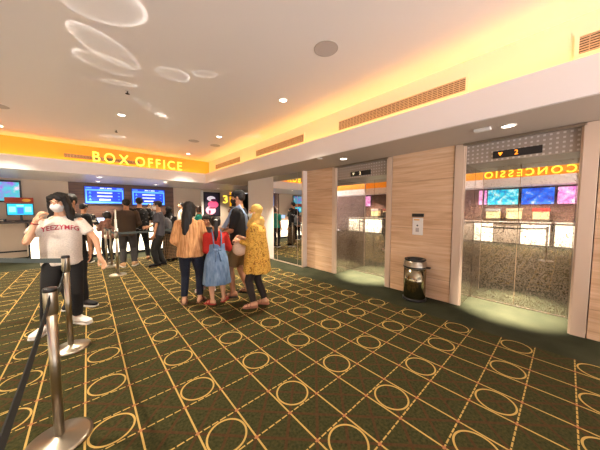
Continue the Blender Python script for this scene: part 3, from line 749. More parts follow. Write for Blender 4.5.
def person(label, x, y, front, H, sex='f', skin='mid', head_yaw=0, head_pitch=0, headk=1.0, arms=None, legs=None, top=None, bottom=None, shoes=None, hair=None, mask=None, extra=None, lean=0.0, wide=1.0, group=None, zoff=0.0):
    t = thing('person', label, 'person', (x, y, zoff), math.atan2(front[1], front[0])-PI/2, group)
    T = [(z*H, 0, cy*H+lean*max(0, z-.5)*H, rx*H*wide, ry*H*wide) for z, rx, ry, cy in TORSO[sex]]
    sx, sz = (.112, .802) if sex == 'm' else (.100, .792)
    sx *= wide
    s = .13*H/.22*headk
    hc = Vector((0, .012*H+lean*.5*H, H-.112*s)); neck = Vector((0, lean*.34*H-.004*H, .82*H))
    Rh = (Matrix.Rotation(math.radians(head_yaw), 3, 'Z') @ Matrix.Rotation(math.radians(head_pitch), 3, 'X'))
    arms = arms or {}; legs = legs or {}
    body = MB(); body.loft(T)
    J = {}
    hands = []
    for k, nm in ((1, 'r'), (-1, 'l')):      # right is +x when facing +y
        sh = Vector((k*sx*H, lean*.3*H, sz*H))
        a = arms.get(nm, {})
        wr = Vector(a['w']) if 'w' in a else Vector((k*(sx+.022)*H, .03*H, .485*H))
        el, wr = ik(sh, wr, .172*H, .150*H, a.get('pole', (k*.2, -1, -.2)))
        J[nm] = (sh, el, wr)
        body.cap(sh, el, .025*H*wide, .021*H*wide); body.cap(el, wr, .022*H*wide, .0145*H)
        body.ell(sh, (.030*H*wide, .032*H, .030*H))
        hands.append((wr, a.get('hd', (wr-el)), a.get('hn', (-k, 0.2, 0)), H/1.68, k, a.get('curl', 0.45)))
        g = legs.get(nm, (k*.052*H, 0.0, 0.0))
        hip = Vector((k*.052*H, 0, .50*H)); an = Vector((g[0], g[1], .045*H+(g[3] if len(g) > 3 else 0)))
        kn, an = ik(hip, an, .245*H, .225*H, (k*.1, 1, 0))
        J['leg'+nm] = (hip, kn, an, math.radians(g[2]))
        body.cap(hip, kn, .050*H, .032*H); body.cap(kn, kn.lerp(an, .35), .032*H, .033*H); body.cap(kn.lerp(an, .35), an, .033*H, .020*H)
        foot_loft(body, an, math.radians(g[2]), .138*H, .048*H, .046*H, z0=max(0.006, an.z-.045*H+.006))
    bme = fuse(body, .0105, 5)
    hme = head_mesh(hc, s, neck, Rh)
    bm = bmesh.new(); bm.from_mesh(bme)
    for p in [hme]+[hand_mesh(*q) for q in hands]:
        bm.from_mesh(p); bpy.data.meshes.remove(p)
    bpy.data.meshes.remove(bme)
    me = bpy.data.meshes.new('body'); bm.to_mesh(me); bm.free()
    for m_ in (skin_m[skin], eye_m, lip_m, eyew_m): me.materials.append(m_)
    for p in me.polygons: p.use_smooth = True
    link('body', me, t)
    ctx = dict(t=t, H=H, T=T, J=J, hc=hc, s=s, Rh=Rh, sex=sex, wide=wide, lean=lean)
    if top: top_wear(ctx, **top)
    if bottom: bottom_wear(ctx, **bottom)
    for nm in ('r', 'l'):
        if shoes: shoe(ctx, nm, *shoes)
    if hair: hair_wear(ctx, *hair)
    if mask:
        mb = MB(); P = lambda a, b, c: hc+Rh @ Vector((a*s, b*s, c*s))
        mb.ell(P(0, .052, -.040), (.062*s, .078*s, .054*s), Rh); mb.ell(P(0, .05, -.088), (.046*s, .05*s, .022*s), Rh)
        m_ = fuse(mb, .007, 3); m_.materials.append(mask); o = link('face_mask', m_, t)
        mb = MB()
        for k in (1, -1): mb.tube([P(k*.056, .06, -.03), P(k*.074, .02, -.012), P(k*.080, -.012, .004)], .0022, 6)
        mb.build('ear_loop', mask, o)
    if extra: extra(ctx)
    return ctx
def interp(T, z):
    for a, b in zip(T, T[1:]):
        if a[0] <= z <= b[0]:
            k = (z-a[0])/(b[0]-a[0]); return [a[i]+(b[i]-a[i])*k for i in range(5)]
    return list(T[0] if z < T[0][0] else T[-1])
def top_wear(c, m, hem=.5, sleeve=0.5, ease=.016, loose=0.85, flare=0.0, neck=.838, name='shirt', ripple=None, sw=.012, fold=.006):
    H, T, J = c['H'], c['T'], c['J']; mb = MB(); rings = []
    chest = max(r[3] for r in T); cd = max(r[4] for r in T)
    N = 16
    for i in range(N+1):
        z = hem*H+(neck*H-hem*H)*i/N; r = interp(T, z)
        e = ease if z < .78*H else ease*.7
        fl = flare*max(0, (.70*H-z)/H)
        rx, ry = r[3]+e, r[4]+e
        if z < .76*H: rx = max(rx, chest*loose+e); ry = max(ry, cd*loose+e)
        rings.append((z, 0, r[2]-(0 if z > .5*H else 0), rx+fl, ry+fl))
    mb.loft(rings, 40, ripple)
    for k, nm in ((1, 'r'), (-1, 'l')):
        sh, el, wr = J[nm]; r0 = .027*H*c['wide']+sw
        mb.ell(sh, (r0, r0, r0*.95))
        if sleeve <= 0: continue
        if sleeve <= 1: mb.tube([sh, sh.lerp(el, sleeve)], [r0, .030*H+sw], 18)
        else:
            e2 = el.lerp(wr, sleeve-1); mb.tube([sh, el, e2], [r0, .025*H+sw, .018*H+sw*.8], 18); mb.ell(el, (.025*H+sw,)*3)
    me = fuse(mb, .0115, 2); folds(me, fold, seed=H*7); me.materials.append(m)
    c['top'] = link(name, me, c['t'])
def bottom_wear(c, kind, m, hem=.06, ease=.013, flare=.1, name=None, waist=.60, fold=.005, ripn=0):
    H, T, J = c['H'], c['T'], c['J']; mb = MB()
    if kind in ('trousers', 'shorts'):
        mb.loft([(z, 0, r[2], r[3]+ease*.8, r[4]+ease*.8) for z, r in ((q*H, interp(T, q*H)) for q in (.455, .48, .50, .53, .56, waist))], 32)
        for nm in ('r', 'l'):
            hip, kn, an, yaw = J['leg'+nm]; top = Vector((hip.x, hip.y, .49*H))
            if kind == 'trousers':
                e = kn.lerp(an, 1-max(0, (hem-.045)/.225)); mb.tube([top, hip.lerp(kn, .5), kn, kn.lerp(e, .5), e], [.052*H+ease, .044*H+ease, .034*H+ease, .031*H+ease, .024*H+ease], 20)
            else:
                k = (.5-hem)/.25; e = hip.lerp(kn, min(k, 1)); mb.tube([top, e], [.052*H+ease, .046*H+ease*2], 20)
        me = fuse(mb, .0105, 2); folds(me, fold, (11, 11, 8), H*3); nm_ = name or kind
    else:
        n = 12; rings = []
        cx = (J['legr'][2].x+J['legl'][2].x)/2; cy = (J['legr'][2].y+J['legl'][2].y)/2
        for i in range(n+1):
            z = H*(waist+(hem-waist)*i/n); r = interp(T, z) if z > .5*H else interp(T, .5*H); k = i/n
            rings.append((z, cx*max(0, (.5*H-z)/(.5*H)), r[2]+cy*max(0, (.5*H-z)/(.5*H)), r[3]+ease+flare*k*H*.5, r[4]+ease+flare*k*H*.5))
        mb.loft(rings, 72, (lambda a, k: .05*k*math.sin(ripn*a)) if ripn else None)
        me = fuse(mb, .011, 1); folds(me, fold, (12, 12, 2), H*3); nm_ = name or 'skirt'
    me.materials.append(m); c['bottom'] = link(nm_, me, c['t'])
def shoe(c, nm, kind, m, m2=None):
    H = c['H']; hip, kn, an, yaw = c['J']['leg'+nm]; z0 = an.z-.045*H; t = c['t']
    if kind == 'shoe':
        mb = MB(); foot_loft(mb, an, yaw, .150*H, .056*H, .056*H, .006, z0+0.010); mb.cap(an+Vector((0, -.005*H, 0)), an+Vector((0, -.004*H, .012*H)), .026*H, .025*H)
        me = fuse(mb, .0085, 2); me.materials.append(m); o = link('shoe', me, t)
    R = Matrix.Rotation(yaw, 3, 'Z'); mb = MB(); L, w = (.150 if kind == 'shoe' else .140)*H, .054*H; pts = []
    for y, k in ((-.30, .35), (-.24, .8), (0, .86), (.25, .9), (.48, 1.08), (.66, .95), (.75, .55)):
        pts.append((y*L, k*w/2+.005))
    lo = [(p[1], p[0]) for p in pts]+[(-p[1], p[0]) for p in reversed(pts)]
    h = .016 if kind == 'shoe' else .010
    a = [mb.bm.verts.new(Vector((an.x, an.y, z0))+R @ Vector((q[0], q[1], 0))) for q in lo]; b = [mb.bm.verts.new(v.co+Vector((0, 0, h))) for v in a]
    mb.bm.faces.new(a[::-1]); mb.bm.faces.new(b)
    for i in range(len(a)): j = (i+1) % len(a); mb.bm.faces.new((a[i], a[j], b[j], b[i]))
    if kind == 'shoe': mb.build('sole', m2 or M['white'], o)
    else:
        o = mb.build('sandal', m, t)
        st = MB(); P = lambda x, y, z: Vector((an.x, an.y, z0))+R @ Vector((x, y, z))
        for yy, hh in ((.42, .044*H), (.20, .056*H)):
            st.tube([P(-w*.56, yy*L, .008), P(-w*.42, yy*L, hh*.62), P(0, yy*L, hh*.9), P(w*.42, yy*L, hh*.62), P(w*.56, yy*L, .008)], .009, 8, flat=(1.4, .5))
        st.build('strap', m2 or m, o)
def hair_wear(c, kind, m):
    hc, s, R, t = c['hc'], c['s'], c['Rh'], c['t']; mb = MB()
    P = lambda a, b, d: hc+R @ Vector((a*s, b*s, d*s)); r = lambda *q: tuple(k*s for k in q); nm = 'hair'
    if kind in ('short', 'long', 'curtain', 'tail', 'bob'):
        mb.ell(P(0, -.028, .045), r(.083, .094, .078), R); mb.ell(P(0, .035, .088), r(.056, .050, .028), R)
    if kind == 'short':
        mb.ell(P(0, -.055, .0), r(.072, .055, .06), R)
        for k in (1, -1): mb.ell(P(k*.072, .0, .03), r(.012, .05, .045), R)
    if kind == 'bob':
        mb.ell(P(0, -.045, -.03), r(.088, .07, .10), R)
        for k in (1, -1): mb.ell(P(k*.072, .015, -.02), r(.02, .05, .085), R)
        mb.ell(P(0, .058, .062), r(.062, .034, .03), R)
    if kind == 'long':
        mb.ell(P(0, -.050, -.05), r(.090, .068, .14), R); mb.ell(P(0, -.100, -.16), r(.086, .052, .15), R); mb.ell(P(-.01, -.128, -.26), r(.066, .040, .15), R); mb.ell(P(-.02, -.140, -.35), r(.040, .028, .11), R)
        for k in (1, -1): mb.ell(P(k*.076, .006, -.03), r(.018, .05, .11), R)
    if kind == 'curtain':
        mb.ell(P(0, -.052, -.05), r(.095, .062, .14), R); mb.ell(P(0, -.06, -.14), r(.105, .05, .12), R)
        for k in (1, -1):
            mb.ell(P(k*.076, .012, .01), r(.022, .056, .085), R); mb.ell(P(k*.086, .018, -.10), r(.034, .042, .13), R); mb.ell(P(k*.088, .03, -.18), r(.036, .032, .10), R)
            mb.ell(P(k*.044, .066, .066), r(.036, .026, .036), R)
    if kind == 'tail':
        mb.ell(P(0, -.05, .0), r(.078, .055, .06), R); mb.ell(P(0, -.115, .045), r(.03, .03, .03), R); mb.ell(P(0, -.135, -.03), r(.036, .03, .10), R); mb.ell(P(0, -.135, -.14), r(.034, .028, .12), R); mb.ell(P(0, -.125, -.22), r(.02, .018, .08), R)
        for k in (1, -1): mb.ell(P(k*.07, .0, .03), r(.014, .05, .05), R)
    if kind == 'hijab':
        nm = 'headscarf'
        mb.ell(P(0, -.026, .030), r(.094, .104, .096), R); mb.ell(P(0, -.010, -.06), r(.088, .080, .09), R)
        mb.ell(P(0, .03, -.125), r(.085, .062, .05), R)
        mb.ell(hc+Vector((0, -.02*s, -.19*s)), r(.15, .115, .10)); mb.ell(hc+Vector((0, .05*s, -.21*s)), r(.125, .085, .10)); mb.ell(hc+Vector((0, -.08*s, -.17*s)), r(.10, .07, .12))
    me = fuse(mb, .0085, 2)
    folds(me, .006*s if nm == 'hair' else .010*s, (40, 40, 5) if nm == 'hair' else (16, 16, 26), s)
    me.materials.append(m); c['hair'] = link(nm, me, t)
    if kind == 'tail':
        b = MB(); b.ell(P(0, -.118, .062), r(.03, .016, .014), R); b.build('hair_clip', M['white'], t)

def vdir(x, y):
    d = Vector((x, y, 0)).normalized(); return d, Vector((-d.y, d.x, 0))     # away from the viewer, and screen-left
def face(x, y, away=0, left=0):
    d, l = vdir(x, y); v = d*away+l*left; return (v.x, v.y)
black_c = cloth('black_cotton', (26, 25, 27)); white_mask = mat('white_mask', (232, 228, 226), 0.8); black_mask = mat('black_mask', (22, 22, 24), 0.8)
navy = noisy('navy_denim', [(0.3, (22, 26, 40)), (0.7, (38, 44, 62))], 80, 0.9, bump=0.15)
denim = noisy('blue_denim', [(0.3, (92, 120, 156)), (0.5, (116, 144, 178)), (0.7, (140, 166, 196))], 26, 0.9, (1, 1, 0.3), 0.15)
batik = noisy('yellow_batik', [(0.38, (120, 70, 20)), (0.45, (212, 160, 58)), (0.58, (228, 182, 84)), (0.66, (170, 104, 28))], 34, 0.85, (1, 1, 0.8), 0.1, 1.2)
floral = noisy('black_floral', [(0.0, (22, 22, 24)), (0.62, (26, 26, 28)), (0.67, (150, 148, 150))], 17, 0.85, (1, 1, 1), 0.05, 0.6)
peach = pleats('peach_pleats', (232, 178, 122), (196, 136, 84))
mustard = cloth('mustard_scarf', (222, 180, 96))

# 1 woman in the white t-shirt
def lettering(c):
    me = text_mesh('YEEZYMFG', 0.072, 0.0, 0.0015); xs = [v.co.x for v in me.vertices]; cx = (min(xs)+max(xs))/2
    sh = c['top'].data; bv = BVHTree.FromPolygons([v.co for v in sh.vertices], [p.vertices[:] for p in sh.polygons])
    bm = bmesh.new(); bm.from_mesh(me); bmesh.ops.triangulate(bm, faces=bm.faces)
    bmesh.ops.subdivide_edges(bm, edges=bm.edges, cuts=1)
    for v in bm.verts:
        x = -(v.co.x-cx)*0.92; z = c['H']*.742+v.co.y*1.05-1.1*x*x
        h = bv.ray_cast(Vector((x, 1, z)), Vector((0, -1, 0)))[0]
        v.co = (h if h else Vector((x, .14, z)))+Vector((0, .004, 0))
    bm.to_mesh(me); bm.free(); me.materials.append(mat('crimson_print', (168, 34, 62), 0.7)); link('lettering', me, c['top'])
    J = c['J']['r']; b = MB(); p = J[2].lerp(J[1], .12); d = (J[1]-J[2]).normalized()
    b.tube([p, p+d*.012], .031); b.build('bracelet', mat('red_cord', (150, 40, 40), 0.6), c['t'])
person('woman in white t-shirt and black trousers, hand at her face mask, by the posts', -0.25, 4.08, (0.02, -1), 1.65, 'f', 'light', head_yaw=-28, head_pitch=-16, wide=1.04,
       arms={'r': dict(w=(.185, .17, 1.33), pole=(.32, -.3, -1), hd=(-.35, .2, .9), hn=(-1, -.2, 0), curl=1.1), 'l': dict(w=(-.34, .18, .85), pole=(-1, -.3, .1), hd=(-.35, .3, -.8), hn=(.5, .3, 0))},
       legs={'r': (.17, .03, -40), 'l': (-.10, -.06, 40)}, top=dict(m=cloth('white_cotton', (236, 226, 214)), hem=.475, sleeve=.62, ease=.020, loose=.96, sw=.013, name='t_shirt', fold=.016),
       bottom=dict(kind='trousers', m=black_c, hem=.075, ease=.013), shoes=('shoe', mat('white_sneaker', (232, 224, 214), 0.6)), hair=('curtain', hair_m), mask=white_mask, extra=lettering)
# 2, 3 people behind her
person('person with short black hair half hidden behind the woman in white', -0.20, 4.90, (-.25, -1), 1.68, 'm', 'mid', head_yaw=-30, head_pitch=-14,
       top=dict(m=black_c, hem=.48, sleeve=.6, ease=.02), bottom=dict(kind='trousers', m=black_c), legs={'r': (.06, 0, 0), 'l': (-.13, .06, 60)}, shoes=('shoe', black_c), hair=('short', hair_m))
stripe = noisy('black_white_print', [(0.0, (24, 24, 26)), (0.56, (28, 28, 30)), (0.60, (216, 206, 190))], 7, 0.85, (1, 1, 2), 0.05)
person('person in black and white top standing at the counter behind the woman in white', -0.08, 8.75, (.35, 1), 1.62, 'm', 'mid', head_yaw=-20, head_pitch=-10,
       arms={'r': dict(w=(.22, .24, .98), pole=(.5, -1, -.4))}, top=dict(m=stripe, hem=.48, sleeve=1.0, ease=.03), bottom=dict(kind='trousers', m=black_c), shoes=('shoe', black_c), hair=('short', hair_m))
# 4 short customer with a bag
person('short person in pinkish brown top leaning on the box office counter', 0.41, 8.70, (-.5, 1), 1.40, 'f', 'mid', head_yaw=25, head_pitch=-25, headk=1.12,
       arms={'r': dict(w=(.12, .28, .92), pole=(.4, -1, -.5)), 'l': dict(w=(-.12, .28, .92), pole=(-.4, -1, -.5))}, top=dict(m=noisy('dusty_brown', [(0.3, (120, 84, 74)), (0.7, (176, 132, 116))], 20, 0.9), hem=.46, sleeve=1.8, ease=.03),
       bottom=dict(kind='trousers', m=black_c), shoes=('shoe', black_c), hair=('bob', hair_m))
# 5 man in the brown jacket, 6 patterned shirt
person('man in dark brown jacket and grey trousers with back turned, in the queue', 0.74, 7.50, face(.74, 7.5, 1, -.05), 1.73, 'm', 'mid', head_yaw=12, wide=1.0,
       arms={'r': dict(w=(.18, .22, 1.0), pole=(.6, -1, -.4)), 'l': dict(w=(-.18, .22, 1.0), pole=(-.6, -1, -.4))}, legs={'r': (.12, .02, -15), 'l': (-.11, -.03, 15)},
       top=dict(m=cloth('brown_jacket', (74, 56, 42)), hem=.45, sleeve=1.95, ease=.026, loose=.92, sw=.016, fold=.012, name='jacket'), bottom=dict(kind='trousers', m=cloth('charcoal_grey', (70, 66, 66)), ease=.022),
       shoes=('shoe', mat('tan_shoe', (190, 150, 110), 0.6)), hair=('short', hair_m))
person('tall man in black floral shirt facing the right menu screen', 1.12, 8.20, face(1.12, 8.2, 1, 0), 1.80, 'm', 'mid', wide=1.08,
       arms={'r': dict(w=(.2, .25, 1.1), pole=(.6, -1, -.4)), 'l': dict(w=(-.2, .25, 1.1), pole=(-.6, -1, -.4))}, legs={'r': (.16, .0, -15), 'l': (-.14, 0, 15)},
       top=dict(m=floral, hem=.47, sleeve=.95, ease=.03, loose=1.0, sw=.02), bottom=dict(kind='trousers', m=black_c), shoes=('sandal', mat('dark_sandal', (60, 44, 36), 0.7)), hair=('short', hair_m))
# 7 cashier
c6 = person('masked cashier behind the counter holding a sheet of paper', 1.76, 10.5, (-.35, -1), 1.68, 'm', 'light', head_yaw=0, head_pitch=-22, mask=white_mask,
       arms={'r': dict(w=(.06, .26, 1.16), pole=(.9, -.4, -.6), hn=(-.3, 0, 1)), 'l': dict(w=(-.12, .26, 1.16), pole=(-.9, -.4, -.6), hn=(.3, 0, 1))},
       top=dict(m=cloth('cashier_black', (34, 32, 36)), hem=.48, sleeve=.9, ease=.02), bottom=dict(kind='trousers', m=black_c), shoes=('shoe', black_c), hair=('short', hair_m))
o = B(-0.13, 0.13, -0.09, 0.09, -0.002, 0.002).build('paper_sheet', mat('bluish_paper', (214, 218, 240), 0.8)); o.location = (1.62, 10.10, 1.20); o.rotation_euler = (0.5, 0.15, -0.3)
tag(o, 'white paper sheet held by the cashier over the counter', 'paper')
# 8 man in grey shirt, profile
c7 = person('man in dark grey shirt and black trousers in profile, phone in hand', 1.36, 7.02, face(1.36, 7.02, .08, 1), 1.68, 'm', 'mid', head_pitch=-6, mask=white_mask, wide=.94,
       arms={'l': dict(w=(-.20, .10, .80), pole=(-.5, -1, -.2), hd=(.1, .5, -.8)), 'r': dict(w=(.14, .24, 1.02), pole=(.6, -1, -.2))}, legs={'r': (.07, -.07, -10), 'l': (-.07, .06, 10)},
       top=dict(m=cloth('slate_shirt', (70, 68, 76)), hem=.46, sleeve=.75, ease=.026, loose=1.0), bottom=dict(kind='trousers', m=black_c, ease=.022), shoes=('shoe', black_c, black_c), hair=('short', hair_m))
def in_world(c, p):
    t = c['t']; return Matrix.Translation(t.location) @ Euler(t.rotation_euler).to_matrix().to_4x4() @ Vector(p)
t = thing('smartphone', 'dark smartphone held low by the man in grey shirt', 'phone', in_world(c7, c7['J']['l'][2]+Vector((.035, .06, -.09))), c7['t'].rotation_euler.z)
B(-0.005, 0.005, -0.07, 0.07, -0.035, 0.035, 0.003).build('casing', M['black'], t); B(0.0049, 0.0056, -0.064, 0.064, -0.031, 0.031).build('display', mat('phone_glass', (30, 34, 44), 0.1), t)
# 9 woman with the backpack
c8 = person('woman in black headscarf and plaid skirt wearing a grey backpack', 1.74, 7.60, face(1.74, 7.6, 1, -.35), 1.54, 'f', 'mid', legs={'r': (.08, 0, -10), 'l': (-.08, 0, 10)},
       top=dict(m=cloth('dark_top', (44, 42, 46)), hem=.5, sleeve=1.9, ease=.022), bottom=dict(kind='skirt', m=plaid('plaid_skirt', (38, 32, 30), (150, 120, 86)), hem=.05, flare=.06, ripn=7, name='skirt'), shoes=('shoe', black_c, black_c), hair=('hijab', black_c))
t = thing('backpack', 'grey backpack with pale straps on the woman in plaid skirt', 'backpack', in_world(c8, (0, -.15, .80)), c8['t'].rotation_euler.z)
g = MB(); g.ell((0, -.09, .22), (.155, .085, .23)); g.box(-.13, .13, -.16, -.01, 0.02, .36, 0.03)
me = fuse(g, .012, 4); me.materials.append(cloth('grey_nylon', (116, 118, 124))); link('bag', me, t)
g = MB(); g.ell((0, -.175, .12), (.11, .03, .10)); g.build('pocket', cloth('dark_nylon', (78, 80, 88)), t)
g = MB()
for k in (1, -1): g.tube([(k*.10, -.02, .40), (k*.10, .05, .47), (k*.11, .17, .43), (k*.12, .19, .28)], .014, 8, flat=(1, 1))
g.build('shoulder_strap', cloth('pale_strap', (186, 186, 190)), t)
# 10 far person by the tan wall
person('person in cream top with dark straps standing by the tan wall', 2.55, 9.25, face(2.5, 9.3, .3, 1), 1.72, 'm', 'mid', top=dict(m=noisy('cream_top', [(0.3, (200, 188, 170)), (0.6, (226, 216, 200))], 12, 0.9), hem=.46, sleeve=.9, ease=.03),
       bottom=dict(kind='trousers', m=cloth('beige_chino', (190, 172, 150))), shoes=('shoe', mat('pale_shoe', (230, 226, 220), 0.6)), hair=('short', hair_m),
       extra=lambda c: MB().tube([(.09, .13, 1.05), (.09, .10, 1.40), (.07, .0, 1.475), (.08, -.10, 1.38), (.09, -.12, 1.05)], .02, 8, flat=(1.5, .6)).build('strap', black_c, c['t']))
# 11 the far person in teal
person('far person with brown hair in teal shirt, between peach blouse and poster', 2.55, 7.55, face(2.55, 7.55, .15, 1), 1.58, 'f', 'mid', head_yaw=20,
       top=dict(m=cloth('teal_shirt', (40, 160, 142)), hem=.48, sleeve=.8, ease=.024), bottom=dict(kind='trousers', m=black_c), shoes=('shoe', black_c), hair=('bob', brown_hair_m))
# 12 woman in the peach blouse
person('woman with long black hair in pleated peach blouse and navy trousers', 1.16, 3.85, face(1.12, 3.85, 1, -.25), 1.575, 'f', 'light', head_yaw=-12,
       arms={'r': dict(w=(.15, .26, .98), pole=(.45, -1, -.5), hn=(-1, 0, .3), curl=.8), 'l': dict(w=(-.17, .12, .84), pole=(-.35, -1, -.2))}, legs={'r': (.115, .02, -12), 'l': (-.105, -.02, 14)},
       top=dict(m=peach, hem=.47, sleeve=1.35, ease=.018, loose=.95, flare=.13, sw=.020, name='blouse', fold=.012, ripple=lambda a, k: .045*(1-k)*math.sin(17*a)),
       bottom=dict(kind='trousers', m=navy, hem=.07, ease=.010), shoes=('sandal', mat('brown_sandal', (120, 80, 60), 0.7)), hair=('long', hair_m))
# 13 boy in black
person('child in black shirt facing us between the peach blouse and the girl', 1.60, 4.32, face(1.6, 4.32, -1, .3), 1.37, 'm', 'mid', head_yaw=10, head_pitch=-18, headk=1.12,
       arms={'r': dict(w=(.12, .20, .98), pole=(1, -.2, -1), curl=.8), 'l': dict(w=(-.10, .22, .86), pole=(-1, -.3, -.6))}, legs={'r': (.10, .03, -25), 'l': (-.07, -.02, 20)},
       top=dict(m=noisy('black_white_tee', [(0.0, (26, 25, 27)), (0.62, (28, 27, 29)), (0.66, (210, 204, 200))], 9, 0.85), hem=.46, sleeve=.7, ease=.02), bottom=dict(kind='trousers', m=black_c, ease=.016),
       shoes=('shoe', mat('pink_white_shoe', (226, 190, 184), 0.6)), hair=('bob', hair_m))
# 14 girl
def straps(c):
    H = c['H']
    for k in (1, -1):
        mb = MB(); mb.tube([(k*.05, -.115, .66*H), (k*.06, -.105, .78*H), (k*.065, -.02, .85*H), (k*.06, .085, .79*H), (k*.05, .115, .70*H)], .016, 8, flat=(.6, 1.5)); mb.build('pinafore_strap', denim, c['t'])
    mb = MB(); b = Vector((0, -.122, .63*H))
    for k in (1, -1):
        mb.ell(b+Vector((k*.035, -.006, .008)), (.036, .014, .02)); mb.tube([b, b+Vector((k*.03, -.012, -.09)), b+Vector((k*.04, -.02, -.17))], .010, 8)
    mb.build('waist_bow', denim, c['t'])
girl = person('girl with ponytail in blue denim pinafore dress over a red top', 1.46, 3.58, face(1.41, 3.6, 1, .15), 1.345, 'f', 'light', head_yaw=-8, headk=1.14,
       arms={'l': dict(w=(-.09, .20, .80), pole=(-.35, -1, -.6), curl=.7), 'r': dict(w=(.13, .20, .86), pole=(.5, -1, -.6), curl=.7)}, legs={'r': (.10, .03, -35), 'l': (-.075, -.02, 45)},
       top=dict(m=cloth('red_knit', (206, 46, 34)), hem=.55, sleeve=1.25, ease=.018, sw=.018), bottom=dict(kind='dress', m=denim, hem=.235, waist=.70, ease=.018, flare=.085, ripn=9, name='pinafore_dress', fold=.008),
       shoes=('sandal', mat('red_sandal', (170, 60, 48), 0.6)), hair=('tail', hair_m), extra=straps)
# 15 man with the cap
def cap_and_sling(c):
    hc, s, R, t = c['hc'], c['s'], c['Rh'], c['t']; P = lambda a, b, d: hc+R @ Vector((a*s, b*s, d*s))
    mb = MB(); mb.ell(P(0, -.018, .056), (.088*s, .104*s, .074*s), R); mb.ell(P(0, .085, .050), (.066*s, .075*s, .012*s), R)
    me = fuse(mb, .008, 2); me.materials.append(cloth('black_cap', (22, 22, 24))); link('cap', me, t)
    H = c['H']; mb = MB()
    mb.tube([(-.10, -.15, 1.12), (-.125, -.12, 1.36), (-.10, -.02, 1.505), (-.07, .10, 1.43), (.0, .18, 1.30), (.09, .30, 1.14), (.12, .36, 1.06)], .026, 10, flat=(.5, 1.5))
    mb.build('sling', mat('light_blue_sling', (150, 176, 216), 0.8), t)
man = person('man in black cap, black mask, black shirt and khaki shorts', 1.90, 3.66, face(1.9, 3.66, .25, 1), 1.77, 'm', 'mid', head_pitch=-8, mask=black_mask, wide=1.08,
       arms={'l': dict(w=(-.08, .30, 1.05), pole=(-.4, -1, -.8), hn=(0, -1, .3), curl=.9), 'r': dict(w=(.08, .30, 1.12), pole=(.4, -1, -.8), hn=(0, -1, .3), curl=.9)}, legs={'r': (.11, -.10, -20), 'l': (-.09, .10, 10)},
       top=dict(m=black_c, hem=.50, sleeve=.9, ease=.026, loose=1.0, sw=.02, name='t_shirt'), bottom=dict(kind='shorts', m=cloth('khaki', (150, 118, 78)), hem=.29, ease=.018), shoes=('sandal', mat('black_sandal', (26, 24, 24), 0.6)), hair=('short', hair_m), extra=cap_and_sling)
# toddler carried by the man
tp = in_world(man, (.20, .16, .775))
person('toddler with dark hair in grey green top carried by the man in cap', tp.x, tp.y, face(1.9, 3.66, -.1, .4), 0.74, 'm', 'brown', headk=1.6, zoff=tp.z,
       arms={'r': dict(w=(.10, .10, .42), pole=(1, 0, -1)), 'l': dict(w=(-.10, .10, .42), pole=(-1, 0, -1))}, legs={'r': (.10, .10, 0, .06), 'l': (-.10, .10, 0, .06)},
       top=dict(m=cloth('grey_green', (150, 160, 142)), hem=.44, sleeve=.8, ease=.016), bottom=dict(kind='trousers', m=cloth('toddler_trousers', (90, 96, 104)), ease=.012), hair=('short', hair_m))
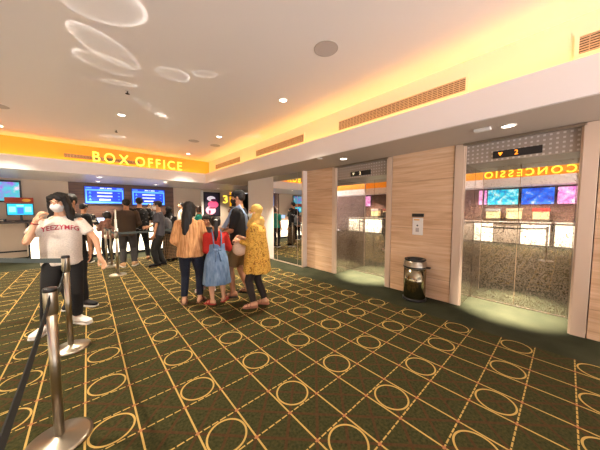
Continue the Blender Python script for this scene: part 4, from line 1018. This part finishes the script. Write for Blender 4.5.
# 16 woman in the yellow headscarf
hij = person('woman in mustard headscarf, yellow batik tunic and dark leggings', 1.87, 3.07, face(1.87, 3.07, .25, 1), 1.525, 'f', 'light', head_pitch=-6, mask=mat('pale_mask', (206, 214, 210), 0.8), wide=1.08,
       arms={'l': dict(w=(-.10, .24, 1.00), pole=(-.45, -1, -.8), hn=(.4, -.3, -.6), curl=.8), 'r': dict(w=(.10, .24, 1.02), pole=(.45, -1, -.8), hn=(-.4, -.3, -.6), curl=.8)}, legs={'r': (.08, -.10, -10), 'l': (-.065, .04, 12)},
       top=dict(m=batik, hem=.35, sleeve=1.85, ease=.032, loose=1.0, flare=.16, sw=.022, name='tunic', fold=.014, ripple=lambda a, k: .05*(1-k)*math.sin(8*a)), bottom=dict(kind='trousers', m=cloth('dark_leggings', (52, 44, 42)), ease=.010, hem=.065),
       shoes=('sandal', mat('nude_sandal', (176, 120, 96), 0.6)), hair=('hijab', mustard))
t = thing('handbag', 'round pale pink handbag held by the woman in mustard headscarf', 'bag', in_world(hij, (-.06, .22, .81)), hij['t'].rotation_euler.z)
mb = MB(); mb.ell((0, .02, .07), (.06, .115, .11)); me = fuse(mb, .01, 2); me.materials.append(cloth('pale_pink_leather', (226, 192, 164))); link('pouch', me, t)
MB().tube([(0, -.06, .17), (0, -.03, .23), (0, .05, .24), (0, .09, .18)], .008, 8).build('handle', mat('bag_handle', (190, 150, 124), 0.6), t)

# ------------------------------------------------------------------ camera, world, view
cam = bpy.data.cameras.new('camera'); co = bpy.data.objects.new('camera', cam); COL.objects.link(co)
cam.sensor_width = 36.0; cam.sensor_fit = 'HORIZONTAL'; cam.lens = 36.0*238/600; cam.clip_start = 0.02
co.location = (0, 0, 1.45); co.rotation_euler = (PI/2-math.radians(3.6), 0, -math.radians(41.7))
sc.camera = co
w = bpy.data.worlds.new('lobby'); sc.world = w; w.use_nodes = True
# room open at the back; world brightened below the horizon as added ceiling fill
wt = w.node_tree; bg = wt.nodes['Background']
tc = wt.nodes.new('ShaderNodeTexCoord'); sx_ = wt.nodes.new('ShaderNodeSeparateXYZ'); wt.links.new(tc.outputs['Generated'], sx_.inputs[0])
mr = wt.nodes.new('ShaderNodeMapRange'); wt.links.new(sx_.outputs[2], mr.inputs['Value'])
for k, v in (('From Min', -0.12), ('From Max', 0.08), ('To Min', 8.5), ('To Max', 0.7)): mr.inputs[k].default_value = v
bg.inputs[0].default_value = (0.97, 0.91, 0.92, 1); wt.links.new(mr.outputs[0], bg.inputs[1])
vs = sc.view_settings; vs.view_transform = 'Standard'; vs.look = 'None'; vs.exposure = 0.38; vs.gamma = 1.0; vs.use_curve_mapping = False
try: sc.cycles.use_denoising = True; sc.cycles.max_bounces = 10; sc.cycles.caustics_reflective = False; sc.cycles.caustics_refractive = False
except Exception: pass
